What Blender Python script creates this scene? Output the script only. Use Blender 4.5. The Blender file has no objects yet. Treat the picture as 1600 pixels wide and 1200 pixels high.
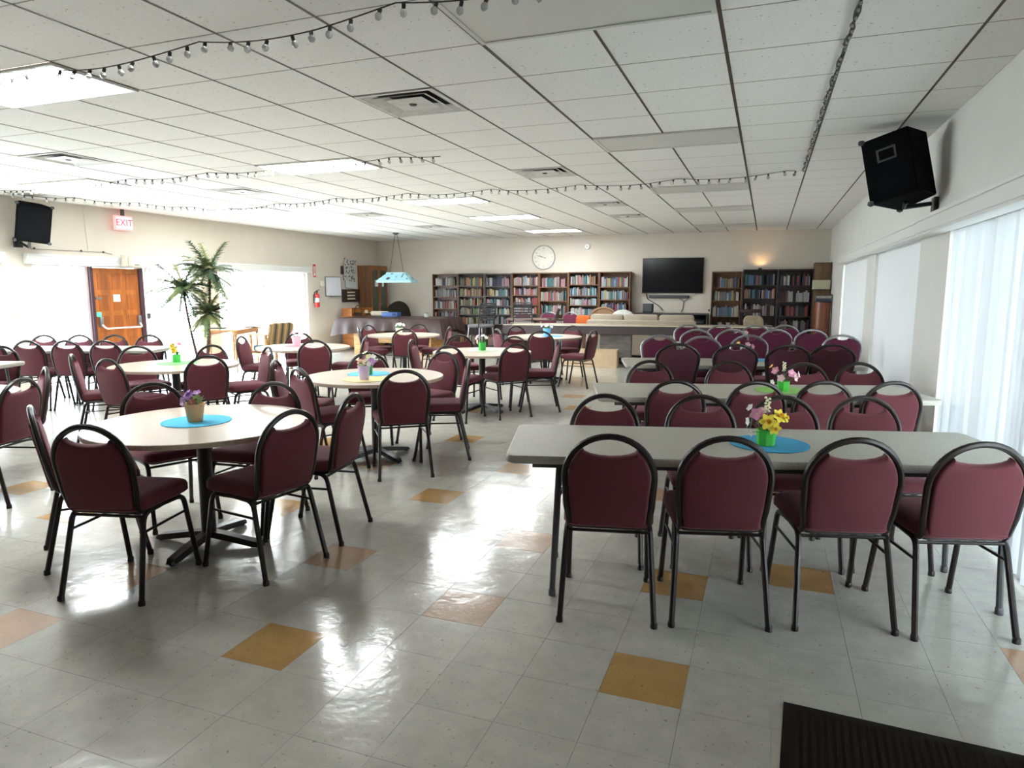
import bpy, bmesh, math, random
from mathutils import Vector, Matrix
random.seed(7)
PI = math.pi
R = math.radians
C = bpy.context.scene.collection

# ------------------------------------------------------------------ camera, world, exposure
H = 2.807                                   # ceiling height
XL, XR, YB, YF = -10.1, 1.25, 16.4, -6.0    # room limits
CAM = Vector((0, 0, 1.5076)); YAW, PITCH, FPX = R(20.525), R(8.0), 1054.85
cam_data = bpy.data.cameras.new('camera'); cam = bpy.data.objects.new('camera', cam_data); C.objects.link(cam)
cam.location = CAM; cam.rotation_euler = (PI/2-PITCH, 0, YAW)
cam_data.sensor_width = 36; cam_data.lens = FPX/1600*36; cam_data.clip_start = 0.05; cam_data.clip_end = 300
bpy.context.scene.camera = cam
sc = bpy.context.scene
sc.view_settings.view_transform = 'Standard'; sc.view_settings.look = 'None'
sc.view_settings.exposure = 1.46; sc.view_settings.gamma = 1.0; sc.view_settings.use_curve_mapping = False
try:
    sc.cycles.use_denoising = True
    sc.cycles.max_bounces = 10; sc.cycles.diffuse_bounces = 5; sc.cycles.transparent_max_bounces = 24
    sc.cycles.sample_clamp_indirect = 6.0; sc.cycles.caustics_reflective = False; sc.cycles.caustics_refractive = False
except Exception: pass
W = bpy.data.worlds.new('sky'); sc.world = W; W.use_nodes = True
wn = W.node_tree.nodes; wl = W.node_tree.links
bg = wn['Background']; bg.inputs[1].default_value = 8.0
grad = wn.new('ShaderNodeTexCoord'); sep = wn.new('ShaderNodeSeparateXYZ'); ramp = wn.new('ShaderNodeValToRGB')
wl.new(grad.outputs['Generated'], sep.inputs[0]); wl.new(sep.outputs['Z'], ramp.inputs[0]); wl.new(ramp.outputs[0], bg.inputs[0])
ramp.color_ramp.elements[0].position = 0.0; ramp.color_ramp.elements[0].color = (.90, .95, 1, 1)
ramp.color_ramp.elements[1].position = 1.0; ramp.color_ramp.elements[1].color = (.62, .80, 1, 1)
LAMP_STRENGTH = 16.0

sun = bpy.data.lights.new('sun', 'SUN'); sun.energy = 6; sun.angle = R(.6); sun.color = (1, .96, .90)
so = bpy.data.objects.new('sun', sun); C.objects.link(so); so.rotation_euler = Vector((-.40, -.18, .90)).to_track_quat('Z', 'Y').to_euler()
def portal(loc, rot, sx, sy):
    l = bpy.data.lights.new('window_portal', 'AREA'); l.shape = 'RECTANGLE'; l.size = sx; l.size_y = sy
    l.cycles.is_portal = True
    o = bpy.data.objects.new('window_portal', l); C.objects.link(o); o.location = loc; o.rotation_euler = rot
LW = [(3.6, 6.45), (6.93, 7.84), (8.90, 10.0), (10.5, 13.3)]      # openings in the left wall (y range)
RW = [(2.2, 5.92), (6.95, 9.60), (10.35, 13.5)]                    # openings in the right wall
for a, b in LW: portal((XL-.16, (a+b)/2, .95), (0, -PI/2, 0), 1.9, b-a)
for a, b in RW: portal((XR+.2, (a+b)/2, .98), (0, PI/2, 0), 1.94, b-a)

# ------------------------------------------------------------------ materials
MATS = {}
def mat(name, col, rough=.6, metal=0, spec=.5, noise=0, nscale=20, bump=0, bscale=200, sheen=0, emit=0, speck=None, coat=0, trans=0, wave=None, ncol=None):
    if name in MATS: return MATS[name]
    m = bpy.data.materials.new(name); m.use_nodes = True; MATS[name] = m
    nt = m.node_tree; N = nt.nodes; L = nt.links; b = N['Principled BSDF']
    b.inputs['Base Color'].default_value = (*col, 1); b.inputs['Roughness'].default_value = rough
    b.inputs['Metallic'].default_value = metal; b.inputs['Specular IOR Level'].default_value = spec
    if sheen: b.inputs['Sheen Weight'].default_value = sheen; b.inputs['Sheen Roughness'].default_value = .45; b.inputs['Sheen Tint'].default_value = (1, .52, .60, 1)
    if coat: b.inputs['Coat Weight'].default_value = coat; b.inputs['Coat Roughness'].default_value = .1
    if emit: b.inputs['Emission Color'].default_value = (*col, 1); b.inputs['Emission Strength'].default_value = emit
    tc = N.new('ShaderNodeTexCoord')
    src = None
    if noise:
        n = N.new('ShaderNodeTexNoise'); n.inputs['Scale'].default_value = nscale; n.inputs['Detail'].default_value = 4
        L.new(tc.outputs['Object'], n.inputs['Vector'])
        r = N.new('ShaderNodeValToRGB'); r.color_ramp.elements[0].position = .3; r.color_ramp.elements[1].position = .7
        c2 = ncol or tuple(min(1, x*(1+noise)) for x in col)
        r.color_ramp.elements[0].color = (*[x*(1-noise) for x in col], 1); r.color_ramp.elements[1].color = (*c2, 1)
        L.new(n.outputs['Fac'], r.inputs[0]); src = r.outputs[0]
    if wave:                                         # wood grain: stretched noise
        mp = N.new('ShaderNodeMapping'); mp.inputs['Scale'].default_value = wave
        n = N.new('ShaderNodeTexNoise'); n.inputs['Scale'].default_value = 1; n.inputs['Detail'].default_value = 6; n.inputs['Distortion'].default_value = .6
        L.new(tc.outputs['Object'], mp.inputs[0]); L.new(mp.outputs[0], n.inputs['Vector'])
        r = N.new('ShaderNodeValToRGB'); r.color_ramp.elements[0].position = .3; r.color_ramp.elements[1].position = .7
        r.color_ramp.elements[0].color = (*[x*.6 for x in col], 1); r.color_ramp.elements[1].color = (*[min(1, x*1.25) for x in col], 1)
        L.new(n.outputs['Fac'], r.inputs[0]); src = r.outputs[0]
    if speck:                                        # (colour, scale, threshold)
        v = N.new('ShaderNodeTexNoise'); v.inputs['Scale'].default_value = speck[1]; v.inputs['Detail'].default_value = 3
        L.new(tc.outputs['Object'], v.inputs['Vector'])
        r = N.new('ShaderNodeValToRGB'); r.color_ramp.elements[0].position = speck[2]; r.color_ramp.elements[1].position = speck[2]+.03
        L.new(v.outputs['Fac'], r.inputs[0])
        mx = N.new('ShaderNodeMix'); mx.data_type = 'RGBA'
        L.new(r.outputs[0], mx.inputs['Factor'])
        if src: L.new(src, mx.inputs[6])
        else: mx.inputs[6].default_value = (*col, 1)
        mx.inputs[7].default_value = (*speck[0], 1); src = mx.outputs[2]
    if src: L.new(src, b.inputs['Base Color'])
    if bump:
        n = N.new('ShaderNodeTexNoise'); n.inputs['Scale'].default_value = bscale; n.inputs['Detail'].default_value = 3
        L.new(tc.outputs['Object'], n.inputs['Vector'])
        bp = N.new('ShaderNodeBump'); bp.inputs['Strength'].default_value = bump; bp.inputs['Distance'].default_value = .01
        L.new(n.outputs['Fac'], bp.inputs['Height']); L.new(bp.outputs[0], b.inputs['Normal'])
    return m

wall_m = mat('wall_paint', (.67, .615, .535), .75, noise=.02, nscale=3, bump=.05, bscale=60)
wallr_m = mat('wall_paint_white', (.74, .73, .70), .75, noise=.02, nscale=3, bump=.05, bscale=60)
ceil_m = mat('ceiling_tile', (.90, .885, .86), .85, speck=((.50, .46, .40), 38, .665), bump=.25, bscale=60)
slab_m = mat('ceiling_void', (.12, .10, .08), .9)
rail_m = mat('brown_grid_rail', (.085, .06, .045), .6)
rail2_m = mat('tan_grid_rail', (.24, .19, .15), .6)
trim_m = mat('white_trim', (.78, .78, .76), .5)
base_m = mat('baseboard_beige', (.60, .57, .50), .5)
def floor_mat(name, col, c2):
    m = mat(name, col, .17, spec=.6, noise=.0, speck=None)
    nt = m.node_tree; N = nt.nodes; L = nt.links; b = N['Principled BSDF']; tc = [n for n in N if n.type == 'TEX_COORD'][0]
    oi = N.new('ShaderNodeNewGeometry')
    n1 = N.new('ShaderNodeTexNoise'); n1.inputs['Scale'].default_value = 9; n1.inputs['Detail'].default_value = 6; n1.inputs['Roughness'].default_value = .7
    L.new(oi.outputs['Position'], n1.inputs['Vector'])
    r1 = N.new('ShaderNodeValToRGB'); r1.color_ramp.elements[0].position = .35; r1.color_ramp.elements[1].position = .68
    r1.color_ramp.elements[0].color = (*[x*.9 for x in col], 1); r1.color_ramp.elements[1].color = (*[min(1, x*1.07) for x in col], 1)
    L.new(n1.outputs['Fac'], r1.inputs[0])
    n2 = N.new('ShaderNodeTexNoise'); n2.inputs['Scale'].default_value = 55; n2.inputs['Detail'].default_value = 2
    L.new(oi.outputs['Position'], n2.inputs['Vector'])
    r2 = N.new('ShaderNodeValToRGB'); r2.color_ramp.elements[0].position = .665; r2.color_ramp.elements[1].position = .72
    L.new(n2.outputs['Fac'], r2.inputs[0])
    mx = N.new('ShaderNodeMix'); mx.data_type = 'RGBA'; L.new(r2.outputs[0], mx.inputs['Factor']); L.new(r1.outputs[0], mx.inputs[6]); mx.inputs[7].default_value = (*c2, 1)
    L.new(mx.outputs[2], b.inputs['Base Color'])
    n3 = N.new('ShaderNodeTexNoise'); n3.inputs['Scale'].default_value = 4.5; n3.inputs['Detail'].default_value = 5
    L.new(oi.outputs['Position'], n3.inputs['Vector'])
    n4 = N.new('ShaderNodeTexNoise'); n4.inputs['Scale'].default_value = 28; n4.inputs['Detail'].default_value = 2
    L.new(oi.outputs['Position'], n4.inputs['Vector'])
    ad = N.new('ShaderNodeMath'); ad.operation = 'MULTIPLY_ADD'; ad.inputs[1].default_value = .25; L.new(n4.outputs['Fac'], ad.inputs[0]); L.new(n3.outputs['Fac'], ad.inputs[2])
    bp = N.new('ShaderNodeBump'); bp.inputs['Strength'].default_value = .16; bp.inputs['Distance'].default_value = .02
    L.new(ad.outputs[0], bp.inputs['Height']); L.new(bp.outputs[0], b.inputs['Normal'])
    mr = N.new('ShaderNodeMapRange'); mr.inputs['To Min'].default_value = .10; mr.inputs['To Max'].default_value = .24
    L.new(n1.outputs['Fac'], mr.inputs['Value']); L.new(mr.outputs[0], b.inputs['Roughness'])
    return m
floor_m = floor_mat('vinyl_tile', (.48, .465, .41), (.33, .27, .19))
flo_m = floor_mat('vinyl_tile_ochre', (.44, .265, .10), (.30, .15, .05))
flp_m = floor_mat('vinyl_tile_pink', (.47, .30, .19), (.36, .20, .12))
flj_m = mat('floor_joint', (.41, .40, .35), .5)
fab_m = mat('burgundy_fabric', (.092, .012, .020), .85, sheen=.26, noise=.12, nscale=160, bump=.15, bscale=500)
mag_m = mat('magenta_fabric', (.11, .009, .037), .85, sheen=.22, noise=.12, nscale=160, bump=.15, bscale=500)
dkf_m = mat('shaded_magenta_fabric', (.055, .007, .018), .85, sheen=.15, noise=.12, nscale=160, bump=.15, bscale=500)  # magenta fabric with the darkness of backlit chairs put into the colour
frm_m = mat('bronze_frame', (.013, .008, .007), .36, spec=.4)
sil_m = mat('silver_frame', (.35, .35, .37), .3, metal=.8)
chr_m = mat('chrome', (.62, .62, .64), .18, metal=1)
blk_m = mat('black_metal', (.012, .012, .013), .35, spec=.5)
blk2_m = mat('black_cabinet', (.010, .010, .011), .6)
grey_m = mat('dark_grey', (.06, .06, .065), .5)
lam_m = mat('round_laminate', (.56, .475, .385), .28, speck=((.45, .37, .29), 150, .60), spec=.5)
edge_m = mat('laminate_edge', (.43, .34, .27), .4, noise=.1, nscale=60)
plas_m = mat('folding_plastic', (.40, .385, .33), .42, speck=((.31, .295, .25), 160, .56), bump=.06, bscale=300)
wood_o = mat('orange_door_wood', (.42, .125, .022), .4, wave=(9, 9, 1.2))
wood_t = mat('honey_wood', (.55, .30, .10), .4, wave=(4, 4, 30))
wood_b = mat('brown_wood', (.17, .075, .030), .45, wave=(20, 20, 2))
wood_d = mat('dark_wood', (.030, .016, .014), .45, wave=(20, 20, 2))
wood_g = mat('greybrown_wood', (.095, .075, .068), .5, wave=(20, 20, 2))
wood_p = mat('panel_wood', (.16, .088, .045), .45, wave=(14, 14, 1.5))
wood_l = mat('pale_plywood', (.62, .47, .30), .55, noise=.08, nscale=8)
tan_m = mat('tan_shelf_back', (.40, .30, .26), .6, wave=(20, 20, 2))
cream_m = mat('cream_plastic', (.74, .70, .58), .45)
white_m = mat('white_plastic', (.82, .82, .80), .4)
paper_m = mat('paper', (.80, .80, .79), .8)
def glass_mat():
    m = bpy.data.materials.new('window_glass'); m.use_nodes = True; N = m.node_tree.nodes; L = m.node_tree.links
    N.remove(N['Principled BSDF']); t = N.new('ShaderNodeBsdfTransparent'); g = N.new('ShaderNodeBsdfGlossy'); x = N.new('ShaderNodeMixShader'); f = N.new('ShaderNodeLayerWeight'); pw = N.new('ShaderNodeMath'); pw.operation = 'POWER'; pw.inputs[1].default_value = 5; ma = N.new('ShaderNodeMath'); ma.operation = 'MULTIPLY_ADD'; ma.inputs[1].default_value = .8; ma.inputs[2].default_value = .04
    t.inputs[0].default_value = (.96, .98, .975, 1); g.inputs['Roughness'].default_value = .02; L.new(f.outputs['Facing'], pw.inputs[0]); L.new(pw.outputs[0], ma.inputs[0])
    L.new(ma.outputs[0], x.inputs[0]); L.new(t.outputs[0], x.inputs[1]); L.new(g.outputs[0], x.inputs[2]); L.new(x.outputs[0], N['Material Output'].inputs[0]); return m
glass_m = glass_mat()
def translucent(name, col, w):
    m = bpy.data.materials.new(name); m.use_nodes = True; N = m.node_tree.nodes; L = m.node_tree.links
    N.remove(N['Principled BSDF']); d = N.new('ShaderNodeBsdfDiffuse'); t = N.new('ShaderNodeBsdfTranslucent'); x = N.new('ShaderNodeMixShader')
    d.inputs[0].default_value = (*col, 1); t.inputs[0].default_value = (*col, 1); x.inputs[0].default_value = w
    L.new(d.outputs[0], x.inputs[1]); L.new(t.outputs[0], x.inputs[2]); L.new(x.outputs[0], N['Material Output'].inputs[0]); return m
slat_m = translucent('blind_vane', (.80, .83, .86), .055)
slat2_m = translucent('blind_vane_closed', (.78, .79, .80), .030)

# ------------------------------------------------------------------ mesh helpers
def arc_fillet(pts, r, n=5):
    """round the inner corners of a polyline"""
    P = [Vector(p) for p in pts]; out = [P[0]]
    for i in range(1, len(P)-1):
        a, b, c = P[i-1], P[i], P[i+1]; d1 = (a-b); d2 = (c-b)
        rr = min(r, d1.length*.49, d2.length*.49); s = b+d1.normalized()*rr; e = b+d2.normalized()*rr
        for k in range(n+1):
            t = k/n; out.append(s*(1-t)**2 + b*2*t*(1-t) + e*t*t)
    out.append(P[-1]); return out

class MB:
    def __init__(s): s.bm = bmesh.new(); s.mi = 0
    def _f(s, vs):
        try:
            f = s.bm.faces.new(vs); f.material_index = s.mi; return f
        except ValueError: return None
    def box(s, c, d, rot=None, taper=1, bev=0):
        x, y, z = (k/2 for k in d); M = rot if rot is not None else Matrix.Identity(3); c = Vector(c)
        vs = [s.bm.verts.new(c + M @ Vector((sx*x*(taper if sz > 0 else 1), sy*y*(taper if sz > 0 else 1), sz*z))) for sz in (-1, 1) for sx, sy in ((-1,-1),(1,-1),(1,1),(-1,1))]
        fs = [s._f([vs[i] for i in q]) for q in ((3,2,1,0),(4,5,6,7),(0,1,5,4),(1,2,6,5),(2,3,7,6),(3,0,4,7))]
        if bev: bmesh.ops.bevel(s.bm, geom=list({e for f in fs for e in f.edges}), offset=bev, segments=2, affect='EDGES', profile=.5)
        return s
    def tube(s, pts, r, seg=8, closed=False, sx=1, cap=True, r2=None):
        P = [Vector(p) for p in pts]; n = len(P); rings = []; up = None
        for i in range(n):
            if closed: t = P[(i+1) % n]-P[i-1]
            else: t = (P[min(i+1, n-1)]-P[max(i-1, 0)])
            t.normalize()
            if up is None:
                up = Vector((1, 0, 0)) if abs(t.x) < .8 else Vector((0, 1, 0))
            u = (up - t*up.dot(t)).normalized(); v = t.cross(u); up = u
            rr = r if r2 is None else r+(r2-r)*i/(n-1)
            rings.append([s.bm.verts.new(P[i] + (u*math.cos(2*PI*k/seg)*sx + v*math.sin(2*PI*k/seg))*rr) for k in range(seg)])
        m = n if closed else n-1
        for i in range(m):
            a, b = rings[i], rings[(i+1) % n]
            for k in range(seg): s._f([a[k], a[(k+1) % seg], b[(k+1) % seg], b[k]])
        if cap and not closed: s._f(list(reversed(rings[0]))); s._f(rings[-1])
        return s
    def lathe(s, prof, seg=24, c=(0, 0, 0), M=None, a0=0):
        c = Vector(c); M = M if M is not None else Matrix.Identity(3); rings = []
        for r, z in prof:
            if r < 1e-6: rings.append([s.bm.verts.new(c+M @ Vector((0, 0, z)))])
            else: rings.append([s.bm.verts.new(c+M @ Vector((r*math.cos(2*PI*k/seg+a0), r*math.sin(2*PI*k/seg+a0), z))) for k in range(seg)])
        for a, b in zip(rings, rings[1:]):
            if len(a) == 1 and len(b) == 1: continue
            for k in range(seg):
                k2 = (k+1) % seg
                if len(a) == 1: s._f([a[0], b[k2], b[k]])
                elif len(b) == 1: s._f([a[k], a[k2], b[0]])
                else: s._f([a[k], a[k2], b[k2], b[k]])
        return s
    def loft(s, outline, layers, T):
        """outline: list of 2-D points (ccw); layers: (inset, w); T maps (u, v, w) to a point"""
        n = len(outline); P = [Vector(p) for p in outline]; nr = []
        for i in range(n):
            d1 = (P[i]-P[i-1]).normalized(); d2 = (P[(i+1) % n]-P[i]).normalized()
            a = Vector((d1.y, -d1.x))+Vector((d2.y, -d2.x)); nr.append(a.normalized() if a.length > 1e-6 else Vector((0, 0)))
        rings = []
        for ins, w in layers: rings.append([s.bm.verts.new(T((P[i]-nr[i]*ins).x, (P[i]-nr[i]*ins).y, w)) for i in range(n)])
        for a, b in zip(rings, rings[1:]):
            for k in range(n): s._f([a[k], a[(k+1) % n], b[(k+1) % n], b[k]])
        s._f(list(reversed(rings[0]))); s._f(rings[-1]); return s
    def quad(s, *p): s._f([s.bm.verts.new(Vector(q)) for q in p]); return s
    def mesh(s, name, mats, smooth=True):
        bmesh.ops.recalc_face_normals(s.bm, faces=s.bm.faces)
        me = bpy.data.meshes.new(name); s.bm.to_mesh(me); s.bm.free()
        for m in (mats if isinstance(mats, (list, tuple)) else [mats]): me.materials.append(m)
        if smooth:
            for p in me.polygons: p.use_smooth = True
            try: me.set_sharp_from_angle(angle=R(38))
            except Exception: pass
        return me
    def obj(s, name, mats, parent=None, smooth=True): return link(name, s.mesh(name, mats, smooth), parent)

def link(name, me, parent=None, loc=None):
    o = bpy.data.objects.new(name, me); C.objects.link(o)
    if parent: o.parent = parent
    if loc is not None: o.location = loc
    return o
def tag(o, label, cat, group=None):
    o['label'] = label; o['category'] = cat
    if group: o['group'] = group
    return o
def thing(name, label, cat, loc=(0, 0, 0), rz=0, group=None):
    o = bpy.data.objects.new(name, None); C.objects.link(o); o.location = loc; o.rotation_euler = (0, 0, rz); o.empty_display_size = .1
    return tag(o, label, cat, group)
def struct_root(name, loc=(0, 0, 0)):
    o = bpy.data.objects.new(name, None); C.objects.link(o); o.location = loc; o['kind'] = 'structure'; return o
KIDS = {}
def dup(root, loc, rz, label, group=None):
    r = root.copy(); C.objects.link(r); r.location = loc; r.rotation_euler = (0, 0, rz); r['label'] = label
    if group: r['group'] = group
    if root.name not in KIDS: KIDS[root.name] = [(c, list(c.children)) for c in root.children]
    for ch, gs in KIDS[root.name]:
        c = ch.copy(); C.objects.link(c); c.parent = r
        for g in gs: d = g.copy(); C.objects.link(d); d.parent = c
    return r
def Rz(a): return Matrix.Rotation(a, 3, 'Z')
def rrect(w, d, r, n=5, cx=0, cy=0):
    out = []
    for sx, sy, a0 in ((1, 1, 0), (-1, 1, 90), (-1, -1, 180), (1, -1, 270)):
        for k in range(n+1):
            a = R(a0+90*k/n); out.append((cx+sx*(w/2-r)+r*math.cos(a), cy+sy*(d/2-r)+r*math.sin(a)))
    return out
def plain(u, v, w): return Vector((u, v, w))
def text_mesh(txt, size, depth=.001, align='CENTER'):
    cu = bpy.data.curves.new('lettering', 'FONT'); cu.body = txt; cu.size = size; cu.extrude = depth; cu.align_x = align; cu.align_y = 'CENTER'
    o = bpy.data.objects.new('tmp', cu); C.objects.link(o)
    dg = bpy.context.evaluated_depsgraph_get(); me = bpy.data.meshes.new_from_object(o.evaluated_get(dg)); bpy.data.objects.remove(o); return me

# camera-frame test used only to choose which tiles are single objects
fw = Vector((-math.sin(YAW)*math.cos(PITCH), math.cos(YAW)*math.cos(PITCH), -math.sin(PITCH))); rt = Vector((math.cos(YAW), math.sin(YAW), 0)); upv = rt.cross(fw)
def seen(p):
    q = Vector(p)-CAM; z = q.dot(fw)
    if z < .3: return None
    u = 800+FPX*q.dot(rt)/z; v = 600-FPX*q.dot(upv)/z
    if -120 < u < 1720 and -90 < v < 1290: return z
    return None

# ------------------------------------------------------------------ structure: floor
T = .3048; FX, FY = -.5244, 2.3291           # corner of floor tile (0, 0)
fl = struct_root('floor')
sub = MB().box(((XL+XR)/2, (YB+YF)/2, -.056), (XR-XL+.5, YB-YF+.5, .10)).obj('subfloor', flj_m, fl, False)
OC = {(0,0),(-5,-1),(-6,6),(0,3),(2,4),(-5,9),(-8,12),(-13,2),(-9,4),(-16,3),(-6,19),(-4,22),(-12,10),(-14,13),(-2,14),(-10,17),(-17,9)}
PK = {(-3,1),(-6,2),(-3,4),(-9,0),(5,2),(-9,8),(-18,6),(-7,22),(-4,17),(-9,-2),(-11,14),(-20,11),(2,9),(-1,8)}
def slab_tile(m, g=.0006):
    k = MB(); k.box((0, 0, -.003), (T-2*g, T-2*g, .006)); return k.mesh('tile', m, False)
tm = {0: slab_tile(floor_m), 1: slab_tile(flo_m), 2: slab_tile(flp_m)}
tiles = []
for i in range(int((XL-FX)//T), int((XR+.3-FX)//T)+1):
    for j in range(int((YF-FY)//T), int((YB-FY)//T)+1):
        cx, cy = FX+(i+.5)*T, FY+(j+.5)*T
        k = 1 if (i, j) in OC else 2 if (i, j) in PK else 0
        z = seen((cx, cy, 0))
        tiles.append(((z if z else 99) - (3 if k and z else 0), i, j, k, cx, cy))
tiles.sort()
rest = [MB(), MB(), MB()]
for n, (z, i, j, k, cx, cy) in enumerate(tiles):
    if n < 298: link('tile', tm[k], fl, (cx, cy, 0))
    else: rest[k].box((cx, cy, -.003), (T-.0012, T-.0012, .006))
mb = MB()
for k in range(3):
    for f in rest[k].bm.faces:
        mb.mi = k; mb._f([mb.bm.verts.new(v.co) for v in f.verts])
o = mb.obj('tile_field', [floor_m, flo_m, flp_m], fl, False); o['kind'] = 'stuff'

# ------------------------------------------------------------------ structure: ceiling
ce = struct_root('ceiling')
MB().box(((XL+XR)/2, (YB+YF)/2, H+.09), (XR-XL+.5, YB-YF+.5, .10)).obj('ceiling_deck', slab_m, ce, False)
G = .6096; GX, GY = -1.494, 3.5245
LIT = [(-6, -1), (-6, 4), (-6, 9), (-6, 13), (-6, 18), (-12, 4), (-12, 9)]
UNL = [(0, -1), (0, 4), (0, 9), (0, 13), (0, 18)]
VEN = [(-2, 1), (-2, 6), (-2, 11), (-2, 14), (-9, 2), (-9, 6), (-9, 11), (-9, 15)]
skip = {(i+a, j) for i, j in LIT+UNL for a in (0, 1)} | set(VEN)
k = MB(); k.box((0, 0, .006), (G-.012, G-.012, .012)); ct = k.mesh('ceiling_tile', ceil_m, False)
cl = []
for i in range(int((XL-GX)//G), int((XR-GX)//G)+1):
    for j in range(int((YF-GY)//G), int((YB-GY)//G)+1):
        if (i, j) in skip: continue
        x0, x1 = max(XL, GX+i*G), min(XR, GX+(i+1)*G); y0, y1 = GY+j*G, min(YB, GY+(j+1)*G)
        cx, cy = (x0+x1)/2, (y0+y1)/2; z = seen((cx, cy, H)); full = x1-x0 > G*.99 and y1-y0 > G*.99
        cl.append(((z if z else 99), i, j, x0, x1, y0, y1, full))
cl.sort(); mb = MB()
for n, (z, i, j, x0, x1, y0, y1, full) in enumerate(cl):
    if n < 298:
        if full: link('ceiling_tile', ct, ce, ((x0+x1)/2, (y0+y1)/2, H))
        else: q = MB(); q.box((0, 0, .006), (x1-x0-.01, y1-y0-.01, .012)); o = q.obj('ceiling_tile', ceil_m, ce, False); o.location = ((x0+x1)/2, (y0+y1)/2, H)
    elif x1-x0 > .02 and y1-y0 > .02: mb.box(((x0+x1)/2, (y0+y1)/2, H+.006), (x1-x0-.01, y1-y0-.01, .012))
o = mb.obj('ceiling_tile_field', ceil_m, ce, False); o['kind'] = 'stuff'
for i in range(int((XL-GX)//G)+1, int((XR-GX)//G)+1):
    w = .020 if i in (0, 2) else .015
    MB().box((GX+i*G, (YB+YF)/2, H+.001), (w, YB-YF-.02, .006)).obj('grid_rail', rail_m, ce, False)
for j in range(int((YF-GY)//G)+1, int((YB-GY)//G)+1):
    MB().box(((XL+XR)/2, GY+j*G, H+.0025), (XR-XL-.02, .009, .004)).obj('cross_rail', rail2_m, ce, False)

# ------------------------------------------------------------------ structure: walls
WZ = 1.90
def wall_open(name, x0, x1, ops, top, m, y0=YF, y1=YB):
    k = MB(); xs = (x0+x1)/2; w = x1-x0; y = y0
    for a, b in ops:
        k.box((xs, (y+a)/2, top/2), (w, a-y, top)); y = b
    k.box((xs, (y+y1)/2, top/2), (w, y1-y, top)); k.box((xs, (y0+y1)/2, (H+.04+top)/2), (w, y1-y0, H+.04-top))
    o = k.obj(name, m, None, False); o['kind'] = 'structure'; return o
DO = (7.84, 8.82)
wall_open('wall_left', XL-.14, XL, [LW[0], (LW[1][0], LW[2][1]), LW[3]], WZ, wall_m)
wall_open('wall_right', XR, XR+.16, RW, 1.96, wallr_m)
o = MB().box(((XL+XR)/2, YB+.07, H/2), (XR-XL+.3, .14, H+.08)).obj('wall_back', wall_m, None, False); o['kind'] = 'structure'
o = MB().box(((XL+XR)/2, YF-.07, H/2), (XR-XL+.3, .14, H+.08)).obj('wall_front', wood_p, None, False); o['kind'] = 'structure'  # unseen wall, set back and given dark panelling to cut front light
# the cream pier between the two far windows is a little proud of the wall
o = MB().box((XL+.03, 10.25, .94), (.06, .44, 1.88)).obj('trim_1', mat('cream_pier', (.72, .64, .50), .6), None, False); o['kind'] = 'structure'
bb = MB()
for a, b in ((YF, RW[0][0]), (RW[0][1], RW[1][0]), (RW[1][1], RW[2][0]), (RW[2][1], YB)): bb.box((XR-.008, (a+b)/2, .05), (.014, b-a, .10))
o = bb.obj('baseboard_right', trim_m, None, False); o['kind'] = 'structure'
bb = MB()
for a, b in ((LW[0][1], LW[1][0]), (LW[3][1], YB)): bb.box((XL+.008, (a+b)/2, .05), (.014, b-a, .10))
o = bb.obj('baseboard_left', base_m, None, False); o['kind'] = 'structure'
o = MB().box(((XL+XR)/2, YB-.008, .05), (XR-XL-.04, .014, .10)).obj('baseboard_back', base_m, None, False); o['kind'] = 'structure'
# outside
gr = mat('outdoor_concrete', (.68, .66, .61), .9, noise=.08, nscale=.7)
o = MB().box((-5, 8, -.25), (120, 120, .1)).obj('ground', gr, None, False); o['kind'] = 'structure'
# unseen overhang outside the right windows, deepened and lowered to cut skylight
o = MB().box((XR+2.4, 7, 2.38), (4.4, 24, .1)).obj('shade_roof', trim_m, None, False); o['kind'] = 'structure'
o = MB().box((XR+2.4, 7, -.12), (4.4, 24, .1)).obj('pavement', gr, None, False); o['kind'] = 'structure'

def window(n, x, a, b, top, mulls, fm, xo):
    r = struct_root('window_%d' % n); w = .05
    for p, d in (((x, (a+b)/2, top-w/2), (.06, b-a, w)), ((x, (a+b)/2, w/2), (.06, b-a, w)), ((x, a+w/2, top/2), (.06, w, top-2*w)), ((x, b-w/2, top/2), (.06, w, top-2*w))):
        MB().box(p, d, bev=.004).obj('window_frame', fm, r, False)
    for m in mulls: MB().box((x, m, top/2), (.05, .055, top-2*w), bev=.004).obj('mullion', fm, r, False)
    ys = [a+w] + list(mulls) + [b-w]
    for p, q in zip(ys, ys[1:]): MB().box((x+xo, (p+q)/2, top/2), (.006, q-p-.03, top-2*w-.005)).obj('pane', glass_m, r, False)
alu = mat('white_aluminium', (.75, .74, .74), .4)
window(1, XL-.09, *LW[0], WZ, [5.0], alu, 0)
window(2, XL-.09, *LW[1], WZ, [], mat('pinkish_frame', (.70, .62, .62), .4), 0)
window(3, XL-.09, *LW[2], WZ, [9.02], alu, 0)
window(4, XL-.09, *LW[3], WZ, [11.9], alu, 0)
window(5, XR+.11, *RW[0], 1.96, [4.0], alu, 0)
window(6, XR+.11, *RW[1], 1.96, [8.3], alu, 0)
window(7, XR+.11, *RW[2], 1.96, [11.9], alu, 0)

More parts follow.
